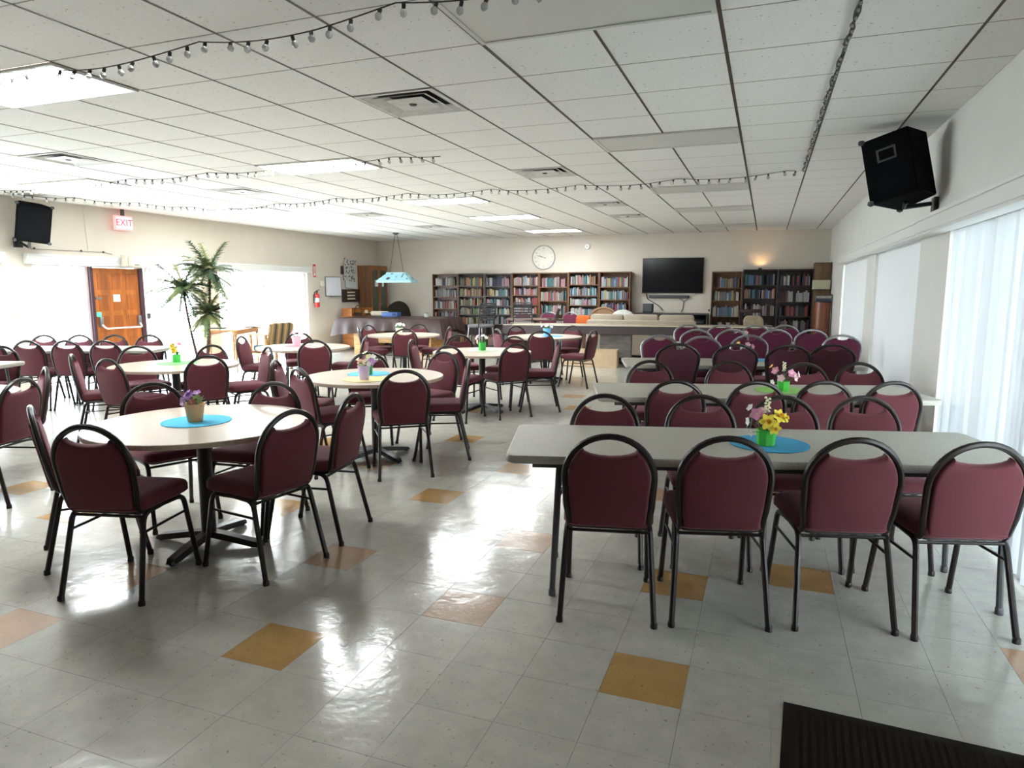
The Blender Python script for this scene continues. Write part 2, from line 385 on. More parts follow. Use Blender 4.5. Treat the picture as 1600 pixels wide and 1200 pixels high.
# wooden exit door
dr = struct_root('door_1')
fr = mat('door_frame_plum', (.055, .020, .030), .5)
MB().box((XL-.07, 7.865, .93), (.12, .05, 1.86)).obj('door_frame', fr, dr, False)
MB().box((XL-.07, 8.785, .93), (.12, .08, 1.86)).obj('door_frame', fr, dr, False)
MB().box((XL-.07, 8.33, 1.88), (.12, .98, .04)).obj('door_frame', trim_m, dr, False)
MB().box((XL-.06, 8.32, .93), (.045, .84, 1.84), bev=.003).obj('door_leaf', wood_o, dr, False)
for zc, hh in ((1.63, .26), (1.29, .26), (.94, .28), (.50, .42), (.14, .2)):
    for yc in (8.06, 8.32, 8.58): MB().box((XL-.036, yc, zc), (.010, .17, hh), bev=.004).obj('door_panel', mat('orange_wood_shaded', (.34, .095, .016), .4, wave=(9, 9, 1.2)), dr, False)  # door wood darkened to put the panels' shading into the colour
for yc in (7.97, 8.69): MB().box((XL-.015, yc, .98), (.05, .06, .16), bev=.006).obj('bar_bracket', sil_m, dr)
MB().tube(arc_fillet([(XL-.02, 7.97, .95), (XL+.07, 7.99, .87), (XL+.07, 8.67, .87), (XL-.02, 8.69, .95)], .04), .014, 10).obj('push_bar', white_m, dr)
MB().box((XL-.024, 7.95, 1.10), (.03, .06, .07), bev=.004).obj('exit_light', mat('green_light', (.05, .75, .35), .4, emit=1.0), dr)
MB().box((XL-.03, 7.97, 1.36), (.018, .10, .035)).obj('door_latch', sil_m, dr, False)
tag(MB().box((XL-.0290, 8.30, 1.36), (.002, .13, .12)).obj('paper_notice', paper_m, None, False), 'white square notice stuck on the orange wooden door', 'notice')
tag(MB().box((XL-.045, 8.915, 1.04), (.02, .07, .09), bev=.005).obj('door_plate', grey_m, None, False), 'small grey box beside the dark frame of the wooden door', 'box')

# ------------------------------------------------------------------ valances and vertical blinds
def valance(x, a, b, z0, z1, label, d=.10, end=None):
    t = thing('window_valance', label, 'valance', (x, (a+b)/2, 0))
    MB().box((0, 0, (z0+z1)/2), (d, b-a, z1-z0), bev=.004).obj('fascia', trim_m, t)
    MB().box((-(d/2+.006)*(1 if x > 0 else -1), 0, z1-.02), (.012, b-a, .03), bev=.003).obj('moulding', trim_m, t)
    MB().box((-(d/2+.005)*(1 if x > 0 else -1), 0, z0+.03), (.010, b-a, .02), bev=.003).obj('moulding', trim_m, t)
valance(XL+.055, 6.80, 13.35, 1.875, 2.02, 'long pale valance above the exit door and bright windows')
valance(XL+.055, 3.4, 6.5, 1.875, 2.02, 'short pale valance cut by the frame edge under the wall speaker')
valance(XR-.066, 1.9, 6.50, 1.93, 2.08, 'white valance over the glowing pleated blinds nearest the camera', .12)
valance(XR-.050, 6.60, 9.90, 1.94, 2.09, 'white valance over the middle closed window blind', .09)
valance(XR-.045, 9.95, 13.65, 1.945, 2.095, 'white valance over the closed window blind beside the bookshelves', .08)

def blind(y0, y1, step, ang, m, label, x, jit):
    t = thing('vertical_blind', label, 'blind', (x, y0, 0)); n = int((y1-y0)/step)
    MB().box((0, (y1-y0)/2, 1.945), (.035, y1-y0, .03)).obj('headrail', trim_m, t, False)
    k = MB(); w = .089
    pts = [(-w/2, 0), (-w/4, .004), (0, .0055), (w/4, .004), (w/2, 0)]
    for a, b in zip(pts, pts[1:]): k.quad((a[1], a[0], .05), (b[1], b[0], .05), (b[1], b[0], 1.93), (a[1], a[0], 1.93))
    bmesh.ops.remove_doubles(k.bm, verts=k.bm.verts, dist=1e-5); me = k.mesh('slat', m)
    for i in range(n):
        o = link('slat', me, t, (0, step*(i+.5), 0)); o.rotation_euler = (0, 0, R(ang+random.uniform(-jit, jit)))
blind(2.25, 5.90, .078, 46, slat_m, 'vertical blind with half open white slats beside the long tables', XR+.035, 13)
blind(6.955, 9.60, .080, 8, slat2_m, 'closed white vertical blind over the middle side window', XR+.035, 2)
blind(10.355, 13.50, .080, 8, slat2_m, 'closed white vertical blind beside the tall brown cabinet', XR+.035, 2)

# ------------------------------------------------------------------ ceiling lights and vents
lamp_m = mat('lit_diffuser', (.95, .985, 1), .5, emit=LAMP_STRENGTH)
unl_m = mat('unlit_diffuser', (.72, .71, .67), .35)
lf = mat('light_frame', (.70, .69, .66), .5)
def fixture(i, j, m, label, group):
    t = thing('ceiling_light', label, 'ceiling light', (GX+(i+1)*G, GY+(j+.5)*G, H), 0, group); w, d = 2*G-.02, G-.02
    k = MB()
    for p, q in (((0, d/2-.012, -.006), (w, .024, .016)), ((0, -d/2+.012, -.006), (w, .024, .016)), ((w/2-.012, 0, -.006), (.024, d-.048, .016)), ((-w/2+.012, 0, -.006), (.024, d-.048, .016))): k.box(p, q)
    k.obj('fixture_frame', lf, t, False)
    MB().box((0, 0, -.003), (w-.05, d-.05, .010)).obj('diffuser', m, t, False)
    return t
wh = ['closest to the camera, above the orange flower bucket', 'second in the row over the round tables', 'third in the row over the round tables', 'fourth in the row over the round tables', 'farthest in the row, before the wall clock']
for n in range(5): fixture(*LIT[n], lamp_m, 'lit rectangular ceiling light '+wh[n], 'lit ceiling lights')
for n, s in enumerate(['above the wall speaker and exit door', 'above the potted palm']): fixture(*LIT[5+n], lamp_m, 'lit rectangular ceiling light '+s, 'lit ceiling lights')
wu = ['largest, cut by the top of the picture', 'second from the camera over the long tables', 'third from the camera beyond the string of bulbs', 'fourth from the camera above the television side', 'farthest, close to the back wall']
for n in range(5): fixture(*UNL[n], unl_m, 'unlit rectangular ceiling light panel '+wu[n], 'unlit ceiling lights')
vm = mat('vent_white', (.66, .65, .62), .45, noise=.12, nscale=9); vdk = mat('vent_gap', (.03, .03, .028), .8)
def vent(i, j, label):
    t = thing('ceiling_vent', label, 'vent', (GX+(i+.5)*G, GY+(j+.5)*G, H), 0, 'ceiling air vents')
    MB().box((0, 0, .034), (G-.02, G-.02, .006)).obj('backing', vdk, t, False)
    for n, (s, i_) in enumerate(((.545, .405), (.415, .275))):
        k = MB(); a, b = s/2, i_/2; z0, z1 = -.006, .026
        A = [(a, a), (-a, a), (-a, -a), (a, -a)]; B = [(b, b), (-b, b), (-b, -b), (b, -b)]
        for q in range(4):
            r_ = (q+1) % 4
            k.quad((*A[q], z0), (*A[r_], z0), (*B[r_], z1), (*B[q], z1)); k.quad((*A[q], z0+.003), (*B[q], z1+.003), (*B[r_], z1+.003), (*A[r_], z0+.003)); k.quad((*A[q], z0), (*A[q], z0+.003), (*A[r_], z0+.003), (*A[r_], z0))
        k.obj('louvre', vm, t, False)
    MB().box((0, 0, -.004), (.285, .285, .004), bev=.001).obj('centre_plate', vm, t, False)
    MB().lathe([(0, -.016), (.022, -.014), (.030, -.0062)], 12).obj('damper_knob', grey_m, t)
    k = MB()
    for a in (-1, 1): k.box((a*(G/2-.022), 0, -.003), (.026, G-.02, .008)); k.box((0, a*(G/2-.022), -.003), (G-.072, .026, .008))
    k.obj('vent_frame', vm, t, False)
for a, s in zip(VEN, ['closest to the camera, over the round table gap', 'second along the centre of the room', 'third along the centre of the room', 'farthest along the centre of the room', 'cut by the picture edge above the wall speaker', 'between the lit panels, over the table with yellow flowers', 'over the palm side, before the pool lamp', 'close to the blue pool table lamp']): vent(*a, 'square louvred ceiling vent '+s)

# ------------------------------------------------------------------ string lights
wire_m = mat('string_wire', (.045, .045, .035), .6)
def bulb_mat():
    m = mat('clear_bulb', (.85, .86, .86), .08, spec=.6); b = m.node_tree.nodes['Principled BSDF']
    b.inputs['Transmission Weight'].default_value = .55; b.inputs['IOR'].default_value = 1.3; return m
bulb_m = bulb_mat()
k = MB(); k.lathe([(0, -.062), (.012, -.055), (.017, -.044), (.015, -.033), (.008, -.024)], 8); k.mi = 1; k.lathe([(.009, -.026), (.010, -.005), (.004, 0)], 8)
bulb_me = k.mesh('bulb', [bulb_m, wire_m])
k = MB(); k.lathe([(0, -.030), (.006, -.027), (.008, -.021), (.004, -.013)], 6); k.mi = 1; k.lathe([(.005, -.014), (.005, 0)], 6)
mini_me = k.mesh('bulb', [bulb_m, wire_m])
def strings(path, label, step, sag, span, me, zoff=.012, twist=0):
    P = [Vector((x, y, H-zoff)) for x, y in path]; t = thing('string_lights', label, 'string lights', P[0], 0)
    pts = []; s0 = 0
    for a, b in zip(P, P[1:]):
        d = (b-a).length; n = max(2, int(d/.04))
        for i in range(n):
            s = s0+d*i/n; ph = (s % span)/span; q = a.lerp(b, i/n); q = q-Vector((0, 0, sag*4*ph*(1-ph))) + Vector((0, .012*math.sin(s*5.1), .0)); pts.append((s, q))
        s0 += d
    k = MB(); k.tube([p-P[0] for s, p in pts], .0035, 5, cap=False)
    if twist: k.tube([p-P[0]+Vector((.012*math.sin(s*21), 0, -.006+.010*math.cos(s*21))) for s, p in pts], .004, 5, cap=False); k.tube([p-P[0]+Vector((.012*math.cos(s*17), 0, -.008+.008*math.sin(s*17))) for s, p in pts], .004, 5, cap=False)
    k.obj('wire', wire_m, t)
    nx = step/2
    for s, p in pts:
        if s >= nx:
            nx += step*random.uniform(.85, 1.15); o = link('bulb', me, t, p-P[0]); o.rotation_euler = (R(random.uniform(-22, 22)), R(random.uniform(-22, 22)), 0)
strings([(-5.3, 3.0), (-3.3, 2.96), (-2.1, 2.93), (-1.6, 2.88), (-.9, 2.85)], 'string of clear bulbs drooping across the ceiling closest to the camera', .13, .045, 1.22, bulb_me)
strings([(-9.5, 6.2), (-7.4, 6.12), (-5.2, 6.1), (-2.95, 6.02)], 'string of bulbs crossing the second lit ceiling panel', .13, .03, 1.2, bulb_me)
strings([(-8.2, 8.85), (-6.6, 8.5), (-5.0, 8.34), (-1.5, 8.44), (.27, 8.23)], 'long string of bulbs crossing the ceiling beyond the square vents', .13, .035, 1.2, bulb_me)
strings([(-9.63, 6.35), (-8.99, 7.6), (-8.45, 8.74)], 'short string of bulbs above the exit sign', .12, .03, .8, bulb_me)
strings([(.36, 2.4), (.33, 3.6), (.31, 5.1), (.30, 8.2)], 'thick twisted dark string of bulbs along the ceiling grid beside the speaker', .085, .012, .6, mini_me, .014, 1)

# ------------------------------------------------------------------ chairs
def back_T(y0, z0, lean):
    s, c = math.sin(lean), math.cos(lean)
    return lambda u, v, w: Vector((u, y0 - v*s + w*c, z0 + v*c + w*s))
def make_chair(kind, fab, frm):
    t = thing('banquet_chair', 'x', 'chair')
    if kind == 'round':
        lean = R(10.5); TT = back_T(-.175, .442, lean); cz = .240; r = .198
        fp = [(-.178, .0)] + [(-.190, .10)] + [(-r*math.cos(a), cz+r*math.sin(a)) for a in [R(180*k/20) for k in range(21)]] + [(.190, .10), (.178, 0)]
        ro = r-.017; a1 = math.acos(.118/ro)
        arc = [(ro*math.cos(a1*k/7), cz+ro*math.sin(a1*k/7)) for k in range(8)]
        sc_ = [(.118*math.cos(PI*k/8), cz+ro*math.sin(a1) - .034*math.sin(PI*k/8)) for k in range(1, 8)]
        out = [(-.163, .018), (-.08, .010), (0, .006), (.08, .010), (.163, .018), (.176, .11)] + arc + sc_ + [(-u, v) for u, v in reversed(arc)] + [(-.176, .11)]
        tubes_r = .0148
    else:
        lean = R(9.0); TT = back_T(-.175, .442, lean)
        half = [(.150, 0), (.165, .10), (.192, .26), (.208, .37), (.205, .42), (.175, .462), (.12, .500), (.06, .523), (0, .528)]
        fp = [(-u, v) for u, v in half] + [(u, v) for u, v in reversed(half[:-1])]
        hf = [(.138, .018), (.152, .11), (.178, .26), (.193, .37), (.190, .41), (.163, .450), (.112, .485), (.070, .497), (.045, .478), (0, .472)]
        out = [(u, v) for u, v in hf] + [(-u, v) for u, v in reversed(hf[:-1])]
        tubes_r = .0148
    p3 = [TT(u, v, 0) for u, v in fp]; x0 = abs(fp[0][0])
    path = arc_fillet([Vector((-x0, .02, .434)), Vector((-x0, -.155, .434)), p3[0]+Vector((0, 0, .02))], .03, 4) + p3[1:-1] + arc_fillet([p3[-1]+Vector((0, 0, .02)), Vector((x0, -.155, .434)), Vector((x0, .02, .434))], .03, 4)
    MB().tube(path, tubes_r, 8, sx=1.0).obj('back_frame', frm, t)
    h = .024
    MB().loft(out, [(.015, -h), (.006, -h+.003), (.001, -h+.010), (0, 0), (.001, h-.010), (.006, h-.003), (.015, h)], TT).obj('backrest', fab, t)
    so = rrect(.425, .43, .07, 6, 0, .015); so = [(u*(1-.10*max(0, -v)/.2*.6), v) for u, v in so]
    MB().loft(so, [(.012, .440), (0, .450), (0, .480), (.007, .494), (.025, .503), (.06, .508)], plain).obj('seat', fab, t)
    k = MB(); k.loft(rrect(.36, .36, .04, 3, 0, .01), [(0, .425), (0, .439)], plain)
    k.obj('seat_pan', blk2_m, t, False)
    for s in (-1, 1):
        MB().tube(arc_fillet([(s*.183, .0, .428), (s*.190, .165, .424), (s*.203, .245, .012)], .05, 5), .0136, 8).lathe([(.0165, 0), (.0165, .022), (.0138, .026)], 8, (s*.2032, .2455, 0)).obj('leg', frm, t)
    for s in (-1, 1):
        MB().tube(arc_fillet([(s*.183, .0, .428), (s*.188, -.150, .424), (s*.212, -.245, .012)], .05, 5), .0136, 8).lathe([(.0165, 0), (.0165, .022), (.0138, .026)], 8, (s*.2125, -.2455, 0)).obj('leg', frm, t)
    for s in (-1, 1): MB().tube([(s*.193, .183, .335), (s*.195, -.178, .335)], .007, 6).obj('stretcher', frm, t)
    MB().tube([(-.186, -.15, .408), (.186, -.15, .408)], .008, 6).obj('stretcher', frm, t)
    MB().tube([(-.19, .165, .405), (.19, .165, .405)], .008, 6).obj('stretcher', frm, t)
    return t
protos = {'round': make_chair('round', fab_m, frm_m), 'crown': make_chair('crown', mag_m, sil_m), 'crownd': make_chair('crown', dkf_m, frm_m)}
used = set()
def chair(kind, bx, by, deg, label, group):
    a = R(deg); loc = (bx-.25*math.sin(a), by+.25*math.cos(a), 0); p = protos[kind]
    if kind not in used:
        used.add(kind); p.location = loc; p.rotation_euler = (0, 0, a); p['label'] = label; p['group'] = group; return p
    return dup(p, loc, a, label, group)
TB = {'A': (-3.05, 2.99), 'B': (-3.25, 5.18), 'C': (-5.64, 5.23), 'D': (-5.8, 7.5), 'E': (-3.28, 7.7), 'F': (-5.76, 10.13), 'G': (-3.38, 10.57), 'L': (-5.74, 3.02)}
RT = [
 ('A', -2.951, 2.197, 13.6, 'its back to the camera'),
 ('A', -2.299, 2.848, 81.0, 'sideways, facing the black table column'),
 ('A', -2.321, 3.447, 99.0, 'turned sideways in the gap towards the next table'),
 ('A', -3.1, 3.691, -175.1, 'on the far side facing the camera'),
 ('A', -3.861, 3.366, -112.5, 'on the far window side, seat facing the bucket'),
 ('A', -3.697, 2.456, -35.0, 'seen edge-on beside the window side'),
 ('B', -2.627, 4.613, 38.0, 'its dark back to the camera'),
 ('B', -2.492, 5.542, 116.0, 'sideways on the open aisle side'),
 ('B', -3.025, 6.13, 165.3, 'on the far aisle side, facing the camera'),
 ('B', -3.705, 5.791, -147.4, 'behind the flowers, facing the camera'),
 ('B', -3.502, 4.455, -26.0, 'sideways with its seat towards the lavender bucket'),
 ('B', -4.099, 4.888, -65.6, 'overlapped by another chair on the window side'),
 ('C', -4.986, 4.993, 60.0, 'its back to the camera'),
 ('C', -5.113, 6.0, 148.0, 'with silvery highlight, turned sideways'),
 ('C', -5.865, 5.966, -168.0, 'just in front of the palm'),
 ('C', -6.572, 5.574, -114.6, 'facing the camera before the long table'),
 ('C', -6.31, 4.627, -43.1, 'edge-on, closest to the wooden door side'),
 ('C', -5.599, 4.438, -4.0, 'edge-on, overlapping the long table chairs'),
 ('D', -5.24, 6.99, 42.0, 'its back to the camera'),
 ('D', -5.1, 7.93, 112.0, 'sideways on the side away from the windows'),
 ('D', -6.38, 8.15, -138.3, 'on the far side, behind the pink bucket'),
 ('D', -6.6, 7.23, -71.4, 'sideways, closest to the striped armchair'),
 ('E', -2.689, 7.319, 50.0, 'its dark back to the camera'),
 ('E', -3.326, 6.845, -4.0, 'at the near side with seat turned aside'),
 ('E', -2.404, 8.106, 112.0, 'edge-on at the aisle side'),
 ('E', -3.97, 8.5, -139.2, 'far side, before the bookcases'),
 ('E', -3.15, 8.52, 171.0, 'far side, beside the open aisle'),
 ('E', -4.15, 7.49, -76.4, 'edge-on at the window side'),
 ('F', -6.344, 9.65, -56.3, 'sideways, overlapping a second one'),
 ('F', -6.623, 10.364, -101.7, 'half hidden before the pool table cover'),
 ('F', -5.394, 9.515, 30.0, 'its back to the camera'),
 ('F', -5.906, 10.949, -170.3, 'far side, before the pool table'),
 ('F', -5.044, 10.421, 105.0, 'edge-on, before the open bookcase'),
 ('G', -3.177, 9.726, 14.0, 'its back to the camera'),
 ('G', -4.003, 10.024, -46.5, 'edge-on at the window side'),
 ('G', -4.04, 10.98, -121.8, 'far side, beside the bar stool'),
 ('G', -3.12, 11.36, 161.8, 'far side, before the shuffleboard table'),
 ('G', -2.46, 10.15, 81.0, 'sideways, beside the plywood box'),
 ('L', -4.917, 3.216, 108.0, 'at the picture edge, overlapping a shiny one'),
 ('L', -5.463, 3.774, 152.0, 'at the picture edge with shiny arched frame'),
]
TN = {'A': 'orange bucket', 'B': 'lavender bucket', 'C': 'yellow flowers', 'D': 'pink bucket', 'E': 'pale green placemat', 'F': 'white pot', 'G': 'light blue pot', 'L': ''}
for k, x, y, dg, ph in RT:
    cx, cy = TB[k]
    if dg is None: dg = math.degrees(math.atan2(-(cx-x), cy-y))
    lb = 'burgundy chair at the %s table, %s' % (TN[k], ph) if TN[k] else 'burgundy chair %s' % ph
    chair('round', x, y, dg, lb, 'chairs around the round tables')
ordn = ['first', 'second', 'third', 'fourth']
LT = [('first', [[-0.61, 2.845, 12.0], [-0.125, 2.985, 15.0], [0.395, 3.145, 15.0], [0.875, 3.24, 17.0]], [[-0.88, 3.95, 193.0], [-0.34, 4.12, 195.0], [0.12, 4.26, 195.0], [0.566, 4.404, 195.0]], 'round', 'round', 'daffodil table'),
      ('second', [[-0.56, 4.76, 14.0], [-0.03, 4.89, 15.0], [0.408, 5.074, 15.0], [0.851, 5.209, 17.0]], [[-0.94, 6.0, 195.0], [-0.28, 6.19, 195.0], [0.33, 6.26, 195.0], [0.775, 6.47, 195.0]], 'round', 'round', 'green placemat table'),
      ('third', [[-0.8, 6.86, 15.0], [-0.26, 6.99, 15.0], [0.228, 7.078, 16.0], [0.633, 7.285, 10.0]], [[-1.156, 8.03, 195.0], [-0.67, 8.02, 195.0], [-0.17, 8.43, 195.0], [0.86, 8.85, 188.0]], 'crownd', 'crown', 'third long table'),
      ('fourth', [[-0.86, 9.4, 15.0], [-0.41, 9.58, 15.0], [0.13999999999999999, 9.766, 15.0], [0.59, 9.891, 15.0]], [[-1.1, 10.62, 195.0], [-0.62, 10.68, 195.0], [-0.137, 10.795, 195.0], [0.275, 10.977, 195.0]], 'crown', 'crown', 'last long table by the shuffleboard')]
for nm, near, far, k1, k2, ds in LT:
    for i, (x, y, a) in enumerate(near):
        chair(k1, x, y, a, '%s %s chair from the aisle, near side of the %s' % (ordn[i], 'burgundy' if k1 == 'round' else 'magenta', ds), 'chairs along the near sides of the long tables')
    for i, (x, y, a) in enumerate(far):
        chair(k2, x, y, a, '%s %s chair from the aisle, far side of the %s' % (ordn[i], 'burgundy' if k2 == 'round' else 'magenta', ds), 'chairs along the far sides of the long tables')
for i, (x, y) in enumerate([(-7.62, 6.02), (-8.065, 5.85), (-8.51, 5.68), (-8.955, 5.51)]):
    chair('round', x, y, 21, '%s burgundy chair with its back to the camera at the table before the wooden door' % ordn[i], 'chairs at the long table by the door')
for i, (x, y) in enumerate([(-7.98, 6.99), (-8.43, 6.82), (-8.88, 6.65), (-9.33, 6.47)]):
    chair('round', x, y, 201, '%s burgundy chair facing the camera at the table before the wooden door' % ordn[i], 'chairs at the long table by the door')
chair('round', -7.90, 5.00, 201, 'burgundy chair cut off by the picture edge beside a grey table end', 'chairs by the picture edge')
for x, y, a, s in ((-5.50, 15.45, 190, 'hidden partly by the black bar stool'), (-4.85, 15.5, 180, 'in the middle behind the dark card table'), (-4.30, 15.45, 172, 'next to the orange cushion')):
    chair('crown', x, y, a, 'crimson crown-backed chair '+s, 'chairs at the card table')

# ------------------------------------------------------------------ tables
def round_table(cx, cy, label, rz, r=.61):
    t = thing('round_table', label, 'table', (cx, cy, 0), rz, 'round dining tables')
    MB().lathe([(0, .712), (r-.01, .712), (r-.004, .716), (r-.004, .7405), (0, .7405)], 64).obj('tabletop', lam_m, t)
    MB().lathe([(r-.0035, .713), (r, .716), (r, .7385), (r-.0035, .7415), (r-.010, .7412)], 64).obj('edge_band', edge_m, t)
    MB().lathe([(.045, .05), (.042, .08), (.040, .66), (.06, .69), (.06, .711)], 16).box((0, 0, .704), (.5, .05, .014)).box((0, 0, .697), (.05, .5, .014)).obj('column', blk_m, t)
    for q in range(4):
        a = q*PI/2; k = MB(); M = Rz(a)
        pr = [(-.035, .07), (-.033, .05), (.033, .05), (.035, .07)]
        vs = []
        for d, z, w in ((.03, .085, .035), (.12, .075, .034), (.30, .045, .032), (.335, .038, .030), (.355, .022, .020)):
            vs.append([k.bm.verts.new(M @ Vector((d, sy*w, zz))) for sy, zz in ((-1, max(.012, z-.035)), (1, max(.012, z-.035)), (.8, z), (-.8, z))])
        for A, B in zip(vs, vs[1:]):
            for e in range(4): k._f([A[e], A[(e+1) % 4], B[(e+1) % 4], B[e]])
        k._f(vs[0]); k._f(vs[-1]); k.lathe([(.014, 0), (.016, .004), (.010, .014)], 10, M @ Vector((.33, 0, 0)))
        k.obj('foot', blk_m, t)
    return t
rl = {'A': 'large beige round table in front holding an orange flower bucket', 'B': 'beige round table with a yellow placemat and two flower pots', 'C': 'beige round table with yellow flowers on a green placemat', 'D': 'beige round table with a pink flower bucket before the striped armchair',
      'E': 'beige round table with a green pot on a pale green placemat', 'F': 'beige round table with a white flower pot before the pool table', 'G': 'beige round table with a light blue flower pot before the shuffleboard table', 'L': 'round table of which only the rim shows at the picture edge'}
ROT = {'A': 9, 'B': 66, 'C': 3, 'D': 33, 'E': 66, 'F': 24, 'G': 51, 'L': 0}
for k, (x, y) in TB.items(): round_table(x, y, rl[k], R(ROT[k]))
def folding_table(cx, cy, deg, label, L=2.40, Wd=.75, ex=(0, .13)):
    t = thing('folding_table', label, 'table', (cx, cy, 0), R(deg), 'long folding tables')
    MB().loft(rrect(L, Wd, .055, 6), [(.012, .700), (.002, .706), (0, .715), (0, .732), (.004, .739), (.010, .7405), (.016, .7395), (.022, .7395)], plain).obj('tabletop', plas_m, t)
    fr_ = MB()
    for s in (-1, 1): fr_.box((0, s*(Wd/2-.06), .686), (L-.25, .02, .026))
    fr_.obj('apron_rail', grey_m, t, False)
    for s in (-1, 1):
        e_ = ex[0] if s < 0 else ex[1]; x = s*(L/2-.25+e_); xf = s*(L/2-.22+e_)
        for q in (-1, 1):
            MB().tube([(x, q*.225, .70), (xf, q*.24, .02)], .0145, 8).lathe([(.018, 0), (.018, .03), (.015, .034)], 8, (xf, q*.24, 0)).obj('leg', grey_m, t)
        MB().tube([(x+s*.008, -.23, .42), (x+s*.008, .23, .42)], .010, 6).obj('leg_brace', grey_m, t)
        MB().tube([(x+s*.01, 0, .42), (x-s*.10, 0, .69)], .008, 6).obj('hinge_brace', grey_m, t)
    return t
folding_table(-.045, 3.535, 15, 'grey folding table with daffodils in a green pot on a blue placemat')
folding_table(-.06, 5.41, 16.5, 'grey folding table with green pot of pink flowers on green placemat')
folding_table(-.26, 7.53, 15, 'grey folding table between dark and silver framed magenta chairs')
folding_table(-.33, 10.10, 16, 'pale folding table between silver framed magenta chairs before the shuffleboard table')
folding_table(-8.50, 6.27, 21, 'pale folding table in front of the wooden exit door')
folding_table(-8.42, 4.17, 21, 'folding table whose end corner shows at the picture edge')

# ------------------------------------------------------------------ placemats, pots, flowers
TZ = .7410
def placemat(x, y, col, label, r=.185):
    m = mat('felt_%d_%d_%d' % tuple(int(c*99) for c in col), col, .85, bump=.1, bscale=300)
    o = MB().lathe([(0, 0), (r, 0), (r+.001, .002), (r, .004), (0, .004)], 48).obj('placemat', m); o.location = (x, y, TZ); tag(o, label, 'placemat', 'round felt placemats'); return o
leaf_m = mat('leaf_green', (.06, .19, .04), .6); stem_m = mat('stem_green', (.10, .26, .06), .6)
def petal_mesh(col, n, L, w, curl, cc, layers=1):
    m = mat('petal_%d_%d_%d' % tuple(int(c*99) for c in col), col, .7); k = MB()
    for ly in range(layers):
        for i in range(n):
            a = 2*PI*i/n+ly*.5; M = Rz(a); s = 1-.3*ly
            rows = [(0, .002, 0), (L*.35*s, w*.5, curl*.3), (L*.7*s, w*.5*.95, curl*.8), (L*s, w*.12, curl)]
            V = [[k.bm.verts.new(M @ Vector((d, q*ww*s, z+.004*ly - (.15*ww if q == 0 else 0)))) for q in (-1, 0, 1)] for d, ww, z in rows]
            for A, B in zip(V, V[1:]):
                for e in (0, 1): k._f([A[e], A[e+1], B[e+1], B[e]])
    return k, m
def bloom(parent, pos, tilt, kind, col, s=1.0):
    if kind == 'daffodil':
        k, m = petal_mesh(col, 6, .034*s, .022*s, .004, None); o = k.obj('flower', m, parent)
        c = MB().lathe([(.005*s, 0), (.008*s, .008*s), (.012*s, .018*s), (.009*s, .017*s), (.004*s, .004*s)], 12).obj('trumpet', mat('trumpet_yellow', (.85, .50, .03), .6), o)
    elif kind == 'spike':
        k = MB(); m = mat('cream_bells', (.82, .80, .55), .7)
        for i in range(14): a = i*2.4; k.lathe([(0, .006*s), (.006*s, .002*s), (.007*s, -.005*s), (0, -.006*s)], 6, (.010*s*math.cos(a), .010*s*math.sin(a), -.045*s+i*.0055*s))
        o = k.obj('flower', m, parent)
    else:
        k, m = petal_mesh(col, 5, .030*s, .026*s, .008*s, None, 2 if kind == 'double' else 1); o = k.obj('flower', m, parent)
        MB().lathe([(0, .008*s), (.005*s, .006*s), (.006*s, .001)], 8).obj('flower_centre', mat('flower_eye', (.85, .78, .45), .7), o)
    o.location = pos; d = Vector(tilt).normalized(); o.rotation_euler = d.to_track_quat('Z', 'Y').to_euler(); return o
def flower_pot(x, y, style, col, blooms, label, h=.085, r=.045, fill=None, base=None):
    z0 = TZ+(.0045 if base is None else base)
    t = thing('flower_pot', label, 'flower pot', (x, y, z0), 0, 'flower pots on the tables')
    m = mat('pot_%d_%d_%d' % tuple(int(c*99) for c in col), col, .4)
    if style == 'hex': MB().lathe([(0, .004), (0, 0), (r*.92, 0), (r*.95, .01), (r*1.05, h), (r*.97, h), (r*.85, .01)], 8).obj('pot', m, t, False)
    else:
        MB().lathe([(0, .004), (0, 0), (r*.72, 0), (r*.76, .006), (r*1.0, h*.93), (r*1.08, h*.94), (r*1.08, h), (r*.98, h), (r*.70, .01)], 28).obj('pot', m, t)
        if style == 'bucket':
            MB().tube([(r*1.06*math.cos(a), 0, h*.9+r*.55*math.sin(a)*.5) if False else (r*1.10*math.cos(a), .03*math.sin(a)+.0, h*.92-.020*math.sin(a)) for a in [PI*k/12 for k in range(13)]], .002, 6).obj('handle', m, t)
            for s in (-1, 1): MB().lathe([(.009, -.003), (.009, .003), (0, .004)], 10, (s*r*1.09, 0, h*.92), Matrix.Rotation(PI/2, 3, 'Y')).obj('handle_lug', m, t)
    MB().lathe([(0, h*.86), (r*.93, h*.86)], 16).obj('filling', fill or leaf_m, t, False)
    k = MB()
    for i in range(9):
        a = i*2.4; d = Vector((math.cos(a), math.sin(a), 0)); b0 = d*r*.4+Vector((0, 0, h*.85)); tip = d*(r*1.0+.012*(i % 3))+Vector((0, 0, h+.03+.012*(i % 2))); mid = (b0+tip)/2+Vector((0, 0, .018)); sd = Vector((-d.y, d.x, 0))*.009
        v = [k.bm.verts.new(p) for p in (b0, mid-sd, tip, mid+sd)]; k._f(v)
    k.obj('foliage', leaf_m, t); bpy.context.scene
    k = MB()
    for (bx, by, bz), *_ in blooms: k.tube([(bx*.25, by*.25, h*.8), (bx*.7, by*.7, h+(bz-h)*.6), (bx, by, bz-.003)], .0018, 5)
    k.obj('stems', stem_m, t)
    for pos, tilt, kind, c, s in blooms: bloom(t, pos, tilt, kind, c, s)
    return t
PINK = (.80, .36, .52); LPINK = (.85, .58, .62); YEL = (.86, .72, .07); WHT = (.85, .85, .82); PUR = (.45, .24, .62); BLUE = (.03, .28, .50)
